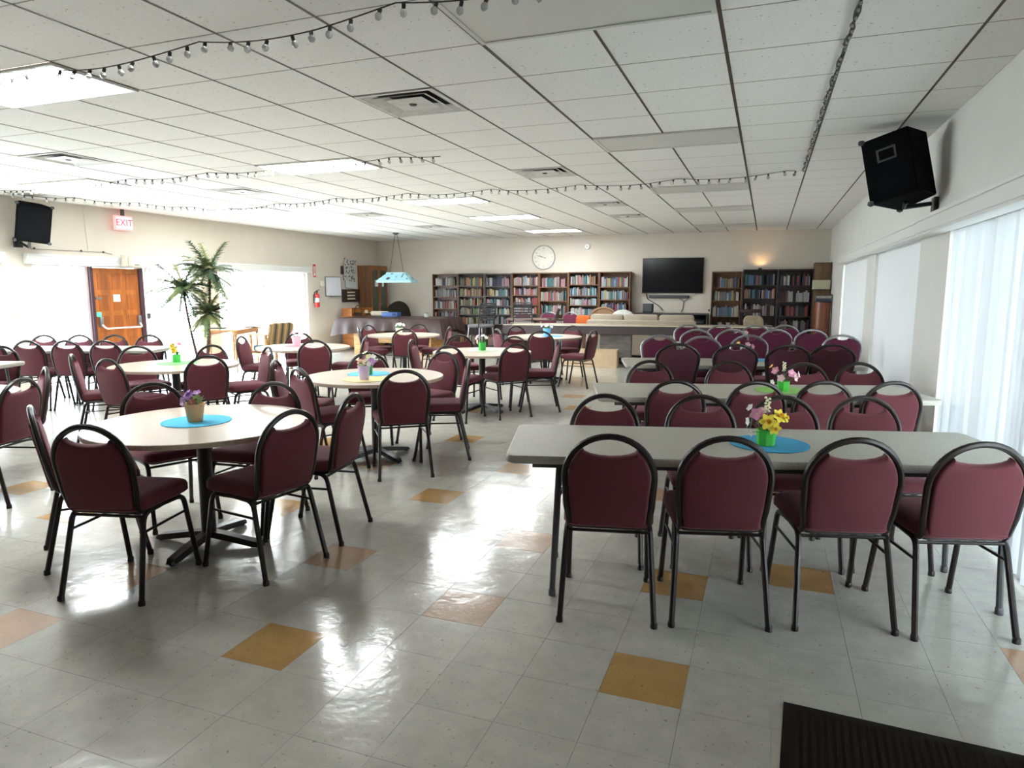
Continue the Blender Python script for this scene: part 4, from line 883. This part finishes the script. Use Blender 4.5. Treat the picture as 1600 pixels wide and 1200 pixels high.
lp = thing('black_case', 'thin black case standing open on the card table', 'case', (-4.50, 14.62, .8425), R(-62)); MB().box((0, 0, .008), (.30, .22, .014)).obj('case_base', blk_m, lp, False); MB().box((0, .12, .12), (.30, .012, .23), Matrix.Rotation(R(-20), 3, 'X')).obj('case_lid', blk_m, lp, False)

mesh_m = mat('black_mesh', (.03, .03, .033), .7)
def bar_chair(x, y, rz, label):
    t = thing('bar_chair', label, 'bar stool', (x, y, 0), rz, 'black bar chairs')
    for sx in (-1, 1):
        for sy in (-1, 1): MB().tube([(sx*.17, sy*.17, .74), (sx*.23, sy*.23, 0)], .013, 8).obj('leg', sil_m, t)
    MB().tube([(.21, .21, .26), (-.21, .21, .26), (-.21, -.21, .26), (.21, -.21, .26)], .010, 6, closed=True).obj('foot_ring', sil_m, t)
    MB().loft(rrect(.44, .42, .08), [(.02, .74), (0, .755), (0, .78), (.02, .80), (.06, .805)], plain).obj('seat', mat('grey_seat', (.10, .095, .10), .8), t)
    MB().tube(arc_fillet([(-.20, -.18, .75), (-.20, -.24, 1.22), (.20, -.24, 1.22), (.20, -.18, .75)], .05), .013, 8).obj('back_frame', blk_m, t)
    for i in range(6): MB().box((0, -.207-.007*i, .90+i*.055), (.37, .006, .036)).obj('back_slat', mesh_m, t, False)
    return t
bar_chair(-5.42, 12.66, R(62), 'tall black-backed bar chair with silver legs before the bookcases')
bar_chair(-4.98, 14.02, R(15), 'second black bar chair frame beside the dark card table')

# pool table under a brown cover, lamp over it
POOL = (-8.15, 14.15); PA = R(5)
pt = thing('pool_table', 'pool table under a brown vinyl cover, honey wood pedestal ends', 'pool table', (*POOL, 0), PA)
cov = mat('brown_vinyl_cover', (.045, .024, .022), .42, spec=.35, noise=.15, nscale=4)
MB().box((0, 0, .72), (2.50, 1.34, .20), bev=.02).obj('table_bed', wood_t, pt)
for sx in (-1, 1): MB().box((sx*.80, 0, .31), (.36, .9, .62), bev=.01).obj('pedestal', wood_t, pt, False)
MB().box((0, 0, .30), (1.3, .5, .10)).obj('stretcher', wood_t, pt, False)
k = MB(); hw, hd = 1.275, .695; per = []
for s0, s1, n in (((-hw, -hd), (hw, -hd), 40), ((hw, -hd), (hw, hd), 20), ((hw, hd), (-hw, hd), 40), ((-hw, hd), (-hw, -hd), 20)):
    for i in range(n): f = i/n; per.append((s0[0]+(s1[0]-s0[0])*f, s0[1]+(s1[1]-s0[1])*f))
rows = []
for lv, (dz, out, amp) in enumerate(((0, 0, 0), (-.02, .012, .001), (-.10, .028, .012), (-.20, .045, .028), (-.31, .06, .045))):
    ring = []
    for i, (x, y) in enumerate(per):
        d = Vector((max(-1, min(1, (x/hw)**15)), max(-1, min(1, (y/hd)**15)), 0)); d = d.normalized() if d.length > .01 else Vector((0, 0, 0))
        cor = (abs(x/hw)*abs(y/hd))**6; o_ = out+amp*math.sin(i*.9)*math.cos(i*.37+1)+cor*.05*lv*.5
        ring.append(k.bm.verts.new((x+d.x*o_, y+d.y*o_, .845+dz*(1+.35*cor+.12*math.sin(i*.21)))))
    rows.append(ring)
for A, B in zip(rows, rows[1:]):
    for i in range(len(per)): k._f([A[i], A[(i+1) % len(per)], B[(i+1) % len(per)], B[i]])
k._f(rows[0]); k.obj('table_cover', cov, pt)
pc = thing('ball_box', 'flat blue box lying on the covered pool table', 'box', (-8.55, 14.45, .8465), R(8)); bl = mat('blue_box', (.05, .12, .35), .5)
MB().box((0, 0, .045), (.40, .25, .09), bev=.004).obj('box_body', bl, pc); MB().box((.12, -.127, .05), (.1, .003, .06)).obj('box_label', mat('dark_label', (.02, .03, .08), .5), pc, False); MB().box((0, 0, .096), (.41, .26, .012), bev=.003).obj('lid', bl, pc)
jr = thing('glass_jar', 'small jar with a dark lid on the covered pool table', 'jar', (-7.62, 14.50, .8465)); MB().lathe([(0, 0), (.05, 0), (.055, .01), (.055, .075), (.045, .085)], 20).obj('jar_body', mat('frosted_glass', (.45, .48, .45), .2), jr); MB().lathe([(0, .103), (.05, .10), (.05, .085), (0, .085)], 20).obj('lid', grey_m, jr)
lamp = thing('pool_lamp', 'pale blue stained glass lamp hanging on two chains over the pool table', 'pendant lamp', (-8.17, 14.1, 1.66), R(8))
lbm = mat('pale_blue_glass', (.30, .55, .64), .25, speck=((.05, .07, .08), 9, .60)); rimb = mat('sky_blue_rim', (.33, .60, .70), .3)
k = MB(); k.loft(rrect(.86, .42, .02, 2), [(0, 0), (.0, .045)], plain); k.obj('lamp_rim', rimb, lamp, False)
for q in range(4):
    a = [(.43, .21), (-.43, .21), (-.43, -.21), (.43, -.21)]; b = [(.22, .09), (-.22, .09), (-.22, -.09), (.22, -.09)]
    p0, p1, p2, p3 = a[q], a[(q+1) % 4], b[(q+1) % 4], b[q]
    k = MB(); k.quad((*p0, .046), (*p1, .046), (*p2, .215), (*p3, .215)); k.quad((*p0, .040), (*p3, .209), (*p2, .209), (*p1, .040)); k.obj('shade_panel', lbm, lamp, False)
MB().loft(rrect(.46, .20, .02, 2), [(0, .213), (0, .235)], plain).obj('shade_cap', rimb, lamp, False)
for s in (-1, 1):
    k = MB(); k.tube([(s*.17, 0, .235), (s*.025, 0, H-1.66-.03)], .006, 6); k.obj('chain', blk_m, lamp)
MB().lathe([(.02, H-1.66-.05), (.07, H-1.66-.02), (.075, H-1.66-.003), (0, H-1.66-.003)], 20).obj('ceiling_rose', grey_m, lamp)

# left back corner: cue cabinet, rack, board, calendar, extinguisher
cc = thing('cue_cabinet', 'tall brown wooden cabinet with glazed doors in the corner', 'cabinet', (XL+.21, 15.80, 0), 0)
MB().box((0, 0, 1.06), (.38, .84, 2.12), bev=.004).obj('cabinet_body', wood_b, cc, False)
for s in (-1, 1):
    d = MB(); 
    for p, q in (((.197, s*.205, 2.05), (.016, .39, .10)), ((.197, s*.205, .10), (.016, .39, .14)), ((.197, s*.205+.17, 1.08), (.016, .05, 1.84)), ((.197, s*.205-.17, 1.08), (.016, .05, 1.84))): d.box(p, q)
    dd = d.obj('cabinet_door', mat('amber_wood', (.28, .10, .03), .4, wave=(20, 20, 2)), cc, False); MB().box((.193, s*.205, 1.08), (.006, .28, 1.84)).obj('glass_pane', mat('dark_glass', (.07, .08, .055), .12), dd, False)
    MB().tube([(.207, s*.04, 1.0), (.225, s*.04, 1.03), (.225, s*.04, 1.10), (.207, s*.04, 1.13)], .005, 6).obj('handle', chr_m, dd)
for y, w in ((15.66, .15), (15.98, .10)): tag(MB().box((XL+.408, y, 1.66), (.002, w, .17)).obj('paper_notice', paper_m, None, False), 'white paper notice on the %s glazed door of the corner cabinet' % ('wider lit' if y < 15.8 else 'inner'), 'notice')
RY = Matrix.Rotation(PI/2, 3, 'Y')
wb = thing('whiteboard', 'white message board on the wall beside the fire extinguisher', 'whiteboard', (XL+.012, 14.30, 1.57)); MB().box((0, 0, 0), (.016, .64, .46)).obj('board_panel', mat('board_white', (.84, .86, .92), .3), wb, False)
for z in (-.235, .235): MB().box((.002, 0, z), (.024, .66, .016)).obj('board_frame', sil_m, wb, False)
for y in (-.325, .325): MB().box((.002, y, 0), (.024, .016, .46)).obj('board_frame', sil_m, wb, False)
MB().box((.03, 0, -.245), (.05, .3, .012)).obj('pen_tray', sil_m, wb, False)
tag(MB().box((XL+.02, 13.84, 1.64), (.035, .16, .14), bev=.008).obj('thermostat', cream_m), 'cream thermostat between the extinguisher and the white board', 'thermostat')
cal = thing('wall_poster', 'tilted patterned photo calendar hanging on the wall above the key rack', 'poster', (XL+.05, 14.98, 1.90), 0)
def cal_mat():
    m = mat('calendar_print', (.55, .56, .52), .6); N = m.node_tree.nodes; L = m.node_tree.links; tc = [n for n in N if n.type == 'TEX_COORD'][0]
    v = N.new('ShaderNodeTexVoronoi'); v.inputs['Scale'].default_value = 16; L.new(tc.outputs['Object'], v.inputs['Vector'])
    r = N.new('ShaderNodeValToRGB'); r.color_ramp.elements[0].position = .3; r.color_ramp.elements[0].color = (.06, .07, .06, 1); r.color_ramp.elements[1].position = .5; r.color_ramp.elements[1].color = (.55, .56, .52, 1)
    L.new(v.outputs['Distance'], r.inputs[0]); L.new(r.outputs[0], N['Principled BSDF'].inputs['Base Color']); return m
M4 = Matrix.Rotation(R(-6), 3, 'X')
MB().box((0, 0, .09), (.01, .50, .56), M4).obj('picture_sheet', cal_mat(), cal, False); MB().box((0, .045, -.28), (.01, .50, .18), M4).obj('month_sheet', mat('pale_sheet', (.60, .62, .66), .7), cal, False)
tag(MB().box((XL+.03, 14.665, 1.98), (.05, .05, .20), bev=.004).obj('narrow_shelf', wood_d), 'narrow dark wall rack half hidden by the patterned calendar', 'rack')
kr = thing('wall_rack', 'small dark wooden wall rack with cream slots under the calendar', 'rack', (XL+.055, 14.98, 1.34))
for p, q in (((0, -.28, 0), (.10, .10, .32)), ((0, .28, 0), (.10, .10, .32)), ((-.045, 0, 0), (.01, .46, .32))): MB().box(p, q, bev=.003).obj('rack_panel', wood_d, kr, False)
for z in (-.11, -.03, .05, .13): MB().box((0, 0, z), (.09, .46, .014)).obj('rack_shelf', wood_b, kr, False)
for z in (-.075, .005, .085): MB().box((.01, -.02, z), (.05, .34, .035)).obj('letter_slot', cream_m, kr, False)
fe = thing('fire_extinguisher', 'red fire extinguisher on the wall', 'fire extinguisher', (XL+.09, 13.52, 1.08))
red = mat('extinguisher_red', (.55, .02, .02), .3, coat=.4)
MB().lathe([(0, 0), (.055, 0), (.06, .012), (.06, .27), (.045, .31), (.018, .33), (.018, .35)], 24).obj('cylinder', red, fe); MB().lathe([(.061, .12), (.061, .22)], 24).obj('label_band', paper_m, fe)
MB().box((.01, 0, .365), (.03, .035, .03), bev=.004).obj('valve', blk_m, fe); MB().box((.03, 0, .40), (.10, .02, .014), Matrix.Rotation(R(-18), 3, 'Y')).obj('handle', blk_m, fe); MB().tube(arc_fillet([(0, -.02, .37), (0, -.085, .36), (0, -.08, .14)], .04), .008, 8).obj('hose', blk_m, fe); MB().box((-.075, 0, .2), (.02, .05, .2)).obj('bracket', grey_m, fe, False)
sg = thing('extinguisher_sign', 'red and white arrow sign on the wall above the extinguisher', 'sign', (XL+.004, 13.58, 1.94)); MB().box((0, 0, 0), (.003, .10, .30)).obj('sign_plate', mat('sign_red', (.60, .03, .04), .5), sg, False); MB().box((.0025, 0, -.01), (.002, .06, .22)).obj('white_field', paper_m, sg, False)
k = MB(); k.box((.0045, 0, .03), (.002, .016, .10)); k.quad((.0055, -.022, -.02), (.0055, .022, -.02), (.0055, .0, -.07), (.0055, 0, -.0699)); k.obj('arrow', MATS['sign_red'], sg, False)
# exit sign, conduit, heater box, wall speakers
ex = thing('exit_sign', 'red EXIT sign hanging below the ceiling over the wooden door', 'exit sign', (XL+.10, 8.42, 2.585))
MB().box((0, 0, 0), (.05, .33, .23), bev=.006).obj('sign_box', mat('exit_housing', (.80, .35, .36), .5, emit=.4), ex); MB().box((.026, 0, 0), (.004, .28, .18)).obj('sign_face', mat('exit_face', (1, .38, .42), .5, emit=.75), ex, False)
me = text_mesh('EXIT', .15, .001); me.materials.clear(); me.materials.append(mat('exit_letters', (.85, .03, .06), .5, emit=.5)); o = link('lettering', me, ex, (.030, 0, 0)); o.rotation_euler = (PI/2, 0, PI/2)
MB().box((0, 0, .168), (.03, .05, .105)).obj('bracket', grey_m, ex, False)
hb = thing('wall_box', 'cream rectangular unit above the wooden door on the wall', 'box', (XL+.215, 8.60, 1.96)); MB().box((0, .0, 0), (.18, .50, .16), bev=.02).obj('housing', cream_m, hb); MB().box((.091, -.15, -.055), (.004, .09, .012)).obj('slot', grey_m, hb, False); MB().box((-.03, -.275, .01), (.1, .05, .18), bev=.008).obj('side_bracket', cream_m, hb)
tag(MB().tube(arc_fillet([(XL+.012, 6.93, 2.36), (XL+.012, 6.93, 2.09), (XL+.012, 8.10, 2.10), (XL+.012, 8.25, 2.07)], .02), .006, 6).obj('wall_cable', mat('beige_cable', (.36, .33, .26), .6)), 'thin beige cable clipped along the wall from speaker to door box', 'cable')
tag(MB().tube([(XL+.006, 7.80, 2.78), (XL+.006, 7.83, 2.12)], .003, 5).obj('wall_cable', mat('pale_cable', (.62, .57, .48), .6)), 'thin pale cable running up the wall to the ceiling', 'cable')
for y in (6.97, 7.70, 8.08): tag(MB().box((XL+.026, y, 2.10), (.012, .03, .03), bev=.004).obj('cable_clip', grey_m), 'small cable clip on the wall %s' % {6.97: 'under the speaker', 7.70: 'midway above the white window', 8.08: 'next to the cream door unit'}[y], 'clip')
tag(MB().box((XL+.006, 6.68, 1.12), (.01, .07, .11), bev=.003).obj('light_switch', cream_m), 'cream light switch on the wall below the speaker', 'switch')
def wall_speaker(loc, M, label, arm0, arm1, plate, rz_plate):
    t = thing('wall_speaker', label, 'speaker', loc); mc = mat('speaker_carpet', (.005, .005, .006), .95, spec=.1, bump=.3, bscale=200)
    # trapezoid cabinet: wide front (+Y local), narrower back
    k = MB(); w0, w1, d, h = .42, .27, .34, .52
    V = [k.bm.verts.new(M @ Vector(p)) for p in ((-w0/2, d/2, -h/2), (w0/2, d/2, -h/2), (w1/2, -d/2, -h/2), (-w1/2, -d/2, -h/2), (-w0/2, d/2, h/2), (w0/2, d/2, h/2), (w1/2, -d/2, h/2), (-w1/2, -d/2, h/2))]
    for q in ((0, 1, 2, 3), (4, 5, 6, 7), (0, 1, 5, 4), (1, 2, 6, 5), (2, 3, 7, 6), (3, 0, 4, 7)): k._f([V[i] for i in q])
    bmesh.ops.bevel(k.bm, geom=list(k.bm.edges), offset=.008, segments=2, affect='EDGES'); k.obj('speaker_cabinet', mc, t)
    k = MB(); k.box(M @ Vector((0, d/2+.004, 0)), (w0-.05, .008, h-.05), M); k.obj('grille', mat('speaker_grille', (.005, .005, .006), .9, spec=.15, bump=.4, bscale=700), t, False)
    ang = math.atan2((w0-w1)/2, d)
    for s in (-1, 1):
        Q = M @ Rz(-s*ang); cpt = M @ Vector((s*((w0+w1)/4), 0, .10))
        k = MB()
        for p, q in (((s*.003, 0, .045), (.008, .14, .014)), ((s*.003, 0, -.045), (.008, .14, .014)), ((s*.003, .063, 0), (.008, .014, .078)), ((s*.003, -.063, 0), (.008, .014, .078))): k.box(cpt+Q @ Vector(p), q, Q)
        k.obj('handle_cup', grey_m, t, False)
    for sx in (-1, 1):
        for sz in (-1, 1): MB().lathe([(0, -.022), (.022, -.012), (.026, .004), (.02, .02), (0, .024)], 10, M @ Vector((sx*(w0/2-.006), d/2-.006, sz*(h/2-.006)))).obj('corner_cap', mat('corner_grey', (.05, .05, .055), .5), t)
    base = M @ Vector((0, 0, -h/2-.01)); L = Vector(loc)
    MB().tube([base, Vector(arm0)-L, Vector(arm1)-L], .018, 8).obj('mount_arm', blk_m, t); MB().box(Vector(plate)-L, (.03, .12, .14), Rz(rz_plate), bev=.004).obj('wall_plate', blk_m, t)
MR = Rz(R(52)) @ Matrix.Rotation(R(-15), 3, 'X') @ Matrix.Rotation(R(3), 3, 'Y')
wall_speaker((.95, 6.30, 2.455), MR, 'large black angled speaker hanging over the side windows', (1.0, 6.34, 2.16), (1.20, 6.42, 2.19), (1.232, 6.44, 2.17), 0)
ML = Rz(R(-115)) @ Matrix.Rotation(R(-12), 3, 'X') @ Matrix.Rotation(R(-6), 3, 'Y')
wall_speaker((XL+.36, 6.73, 2.44), ML, 'black speaker tilted down on the window wall near the picture edge', (XL+.22, 6.75, 2.10), (XL+.06, 6.75, 2.17), (XL+.018, 6.75, 2.17), 0)

# wicker chair, bench of odds and ends in the corner
wc = thing('wicker_chair', 'dark wicker tub chair beyond the covered pool table', 'chair', (-9.15, 15.75, 0), R(200)); wk = mat('dark_wicker', (.055, .040, .028), .7, noise=.4, nscale=70, bump=.5, bscale=120)
k = MB(); rows = []
for z, sc2 in ((.42, 1), (.75, 1.04), (1.0, 1.02)):
    rows.append([k.bm.verts.new((.36*sc2*math.cos(a), .33*sc2*math.sin(a), z if z < .5 else .45+(z-.45)*(.35+.65*max(0, -math.sin(a)) if math.sin(a) < .2 else .35)*1.35)) for a in [PI*(-.15-.70*i/20-.0) if False else R(20-220*i/20) for i in range(21)]])
for A, B in zip(rows, rows[1:]):
    for i in range(20): k._f([A[i], A[i+1], B[i+1], B[i]])
bmesh.ops.solidify(k.bm, geom=list(k.bm.faces), thickness=.03); k.obj('wicker_back', wk, wc)
MB().lathe([(0, .30), (.34, .30), (.35, .40), (0, .42)], 24).obj('seat', wk, wc)
for a in (45, 135, 225, 315): MB().tube([(.25*math.cos(R(a)), .25*math.sin(R(a)), .32), (.29*math.cos(R(a)), .29*math.sin(R(a)), 0)], .018, 8).obj('leg', wk, wc)
o = MB().loft(rrect(.5, .12, .05), [(.03, -.06), (0, -.03), (0, .03), (.03, .06)], plain).obj('cushion', mat('cream_cushion', (.55, .50, .38), .9)); o.location = (-9.0, 14.66, .907); tag(o, 'cream bolster cushion lying on the pool table by the wicker chair', 'cushion')
bn = thing('wooden_bench', 'orange wooden console with odds and ends by the corner cabinet', 'bench', (-9.72, 14.86, 0), R(90)); ow = mat('orange_bench_wood', (.42, .15, .035), .45, wave=(3, 3, 18))
MB().box((0, 0, .82), (1.0, .40, .035), bev=.004).obj('bench_top', ow, bn, False); MB().box((0, .18, .93), (1.0, .025, .20), bev=.008).obj('backboard', ow, bn, False)
for s in (-1, 1): MB().box((s*.48, 0, .45), (.035, .38, .74)).obj('side_panel', ow, bn, False); MB().box((s*.48, .04, .93), (.03, .28, .20), bev=.02).obj('side_wing', ow, bn)
MB().box((0, 0, .35), (.92, .36, .025)).obj('shelf', ow, bn, False)
bk = thing('handled_basket', 'dark handled basket with green contents on the orange console', 'basket', (-9.66, 14.70, .8385)); MB().lathe([(0, 0), (.08, 0), (.11, .08), (.105, .08), (.075, .01)], 20).obj('basket_body', wk, bk); MB().tube([(.10*math.cos(a), 0, .08+.18*math.sin(a)) for a in [PI*k/12 for k in range(13)]], .010, 6).obj('basket_handle', wk, bk); MB().lathe([(0, .09), (.06, .085), (.095, .06)], 12).obj('basket_filling', leaf_m, bk)
cn = thing('candle_lamp', 'small cream shaded candle lamp on the orange console', 'lamp', (-9.60, 14.98, .8385)); MB().lathe([(0, 0), (.04, 0), (.012, .02), (.012, .07)], 16).obj('lamp_base', grey_m, cn); MB().lathe([(.055, .06), (.035, .14), (.033, .14), (.053, .06)], 20).obj('lamp_shade', mat('cream_shade', (.80, .66, .48), .7), cn)
bw = thing('fruit_bowl', 'brown bowl of yellow and brown trinkets on the orange console', 'bowl', (-9.66, 15.20, .8385)); MB().lathe([(0, 0), (.05, 0), (.09, .05), (.085, .05), (.045, .008), (0, .008)], 20).obj('bowl_body', wood_b, bw)
for i in range(4): MB().lathe([(0, -.025), (.018, -.018), (.025, 0), (.018, .018), (0, .025)], 10, (.03*math.cos(i*1.6), .03*math.sin(i*1.6), .055)).obj('trinket', BM[['yellow', 'tan', 'orange', 'brown'][i]], bw)

# desk by the windows, striped armchair, second chair, palm
dk = thing('writing_desk', 'honey wood drop-leaf desk in front of the bright window', 'desk', (-9.42, 10.15, 0), R(-68)); hw_ = mat('desk_wood', (.58, .30, .12), .4, wave=(2, 14, 14))
MB().box((0, 0, .765), (1.35, .62, .03), bev=.004).obj('desk_top', hw_, dk, False); MB().box((0, -.24, .715), (1.18, .02, .07)).obj('apron', hw_, dk, False); MB().box((0, .24, .715), (1.18, .02, .07)).obj('apron', hw_, dk, False)
for sx in (-1, 1):
    for sy in (-1, 1): MB().lathe([(.03, .75), (.03, .66), (.018, .64), (.022, .4), (.014, .02), (.018, 0)], 12, (sx*.55, sy*.23, 0)).obj('leg', hw_, dk)
tag(MB().box((-9.50, 9.80, .7885), (.3, .22, .015), Rz(.4)).box((-9.48, 9.82, .80), (.26, .18, .008), Rz(.7)).obj('paper_stack', grey_m, None, False), 'untidy stack of papers on the honey wood desk', 'papers')
tag(MB().box((-9.25, 10.40, .787), (.22, .10, .012), Rz(.9)).box((-9.25, 10.40, .797), (.16, .07, .008), Rz(.8)).obj('desk_telephone', grey_m, None, False), 'small dark gadget lying on the honey wood desk', 'gadget')
def armchair(x, y, rz, label, backmat, seatmat):
    t = thing('wooden_armchair', label, 'armchair', (x, y, 0), rz)
    for s in (-1, 1):
        MB().box((s*.27, .24, .33), (.045, .045, .66), bev=.006).obj('leg', hw_, t); MB().box((s*.27, -.22, .33), (.045, .045, .66), bev=.006).obj('leg', hw_, t)
        MB().box((s*.27, .01, .665), (.07, .56, .03), bev=.01).obj('armrest', hw_, t); MB().box((s*.27, .01, .30), (.03, .44, .05)).obj('side_rail', hw_, t, False)
    MB().box((0, .24, .33), (.5, .03, .06)).obj('front_rail', hw_, t, False)
    MB().loft(rrect(.48, .50, .05), [(.02, .36), (0, .375), (0, .44), (.02, .46), (.05, .465)], plain).obj('seat', seatmat, t)
    MB().loft(rrect(.50, .46, .05, 4, 0, .23), [(.03, -.045), (0, -.03), (0, .03), (.03, .045)], back_T(-.24, .44, R(14))).obj('backrest', backmat, t)
    return t
def stripe_mat():
    m = mat('striped_fabric', (.30, .20, .08), .85); N = m.node_tree.nodes; L = m.node_tree.links; tc = [n for n in N if n.type == 'TEX_COORD'][0]
    w = N.new('ShaderNodeTexWave'); w.bands_direction = 'X'; w.inputs['Scale'].default_value = 2.2; L.new(tc.outputs['Object'], w.inputs['Vector'])
    r = N.new('ShaderNodeValToRGB'); r.color_ramp.interpolation = 'CONSTANT'
    for p, c_ in ((.0, (.05, .04, .025)), (.22, (.26, .15, .055)), (.5, (.10, .085, .05)), (.75, (.34, .21, .09))):
        e = r.color_ramp.elements.new(p) if p not in (0.0,) else r.color_ramp.elements[0]; e.position = p; e.color = (*c_, 1)
    r.color_ramp.elements[-1].color = (.34, .21, .09, 1)
    L.new(w.outputs['Fac'], r.inputs[0]); L.new(r.outputs[0], N['Principled BSDF'].inputs['Base Color']); return m
stp = stripe_mat(); teal = mat('teal_seat', (.08, .14, .17), .85)
armchair(-8.74, 10.35, R(75), 'wooden armchair with brown striped back at the desk', stp, teal)

pm = thing('potted_palm', 'artificial palm with three trunks and feathery crowns before the windows', 'potted palm', (-8.31, 8.15, 0))
MB().lathe([(0, 0), (.16, 0), (.20, .30), (.215, .30), (.215, .34), (.19, .34), (.18, .30), (0, .29)], 28).obj('pot', mat('mauve_pot', (.38, .32, .35), .5), pm)
MB().lathe([(0, .312), (.185, .300)], 20).obj('soil', mat('soil', (.05, .035, .025), .95), pm, False)
trk = mat('palm_bark', (.09, .055, .05), .9, noise=.4, nscale=60)
def palm_trunk(p0, p1, bend):
    k = MB(); A, B = Vector(p0), Vector(p1); pts = []; n = 26
    for i in range(n+1):
        t = i/n; pts.append(A.lerp(B, t)+Vector((bend*math.sin(PI*t), 0, 0)))
    k.tube(pts, .020, 8, r2=.013)
    for i in range(1, n): k.lathe([(.017, -.006), (.025, .004), (.018, .014)], 8, pts[i])
    k.obj('trunk', trk, pm); return pts[-1]
frm2 = [mat('frond_green', (.10, .17, .055), .7), mat('frond_olive', (.20, .22, .08), .7), mat('frond_dark', (.045, .085, .04), .7)]
def frond(top, az, el, L, m, droop):
    k = MB(); d = Vector((math.cos(az), math.sin(az), 0)); pts = []; n = 14
    for i in range(n+1):
        t = i/n; pts.append(top+d*(L*t*math.cos(el*(1-t*.3)))+Vector((0, 0, L*(math.sin(el)*t-droop*t*t))))
    k.tube(pts, .0045, 5, r2=.002); side = Vector((-d.y, d.x, 0))
    for i in range(2, n+1):
        t = (pts[i]-pts[i-1]).normalized(); ll = .11*(1-.45*i/n)+.03
        for q in range(3):
            for s in (-1, 1):
                b = pts[i-1].lerp(pts[i], q*.33); tip = b+(side*s*.8+t*.7+Vector((0, 0, random.uniform(-.45, .05)))).normalized()*ll; w = t*.0085
                v = [k.bm.verts.new(p) for p in (b-w, b+w, tip)]; k._f(v)
    k.obj('frond', m, pm)
for tx, ty, tz, bx, by, nf, L, bend in ((-.11, -.10, 1.50, .01, .01, 38, .52, -.02), (.18, .17, 1.77, .09, .08, 44, .58, .01), (.16, .10, 1.14, .06, .11, 30, .38, .03)):
    top = palm_trunk((bx, by, .30), (tx, ty, tz), bend)
    for i in range(nf):
        az = i*2.399+random.uniform(-.3, .3); e = R(75-10*i) if i < 3 else R(random.choice([58, 40, 25, 10, -5, -25])); frond(top, az, e, L*random.uniform(.7, 1.05), frm2[i % 3], .08 if i < 3 else random.uniform(.30, .62))

# floor mat at the front, with ribs
mt = thing('door_mat', 'dark ribbed entrance mat at the bottom corner of the picture', 'mat', (.13, 2.50, 0), 0)
mtm = mat('black_rubber', (.012, .010, .008), .9, spec=.15, noise=.2, nscale=90)
MB().box((.54, -.45, .004), (1.08, .90, .006), bev=.002).obj('mat_base', mtm, mt)
k = MB()
for i in range(40): k.box((.05+i*.0256, -.45, .0085), (.013, .82, .004))
k.obj('ribs', mat('mat_pile', (.018, .014, .010), .97, spec=.1, noise=.3, nscale=150, bump=.5, bscale=300), mt, False)
mt.rotation_euler = (0, 0, R(-3.0))
# outdoor balustrade glimpsed through the open slats
bl_ = thing('porch_railing', 'grey porch railing glimpsed through the half open blind', 'railing', (XR+2.6, 2.0, -.07))
MB().box((0, 3.5, 1.05), (.06, 7, .05)).obj('top_rail', sil_m, bl_, False); MB().box((0, 3.5, .12), (.05, 7, .04)).obj('bottom_rail', sil_m, bl_, False)
bme = MB().box((0, 0, .58), (.03, .03, .90)).mesh('baluster', sil_m, False)
for i in range(40): link('baluster', bme, bl_, (0, .1+i*.175, 0))
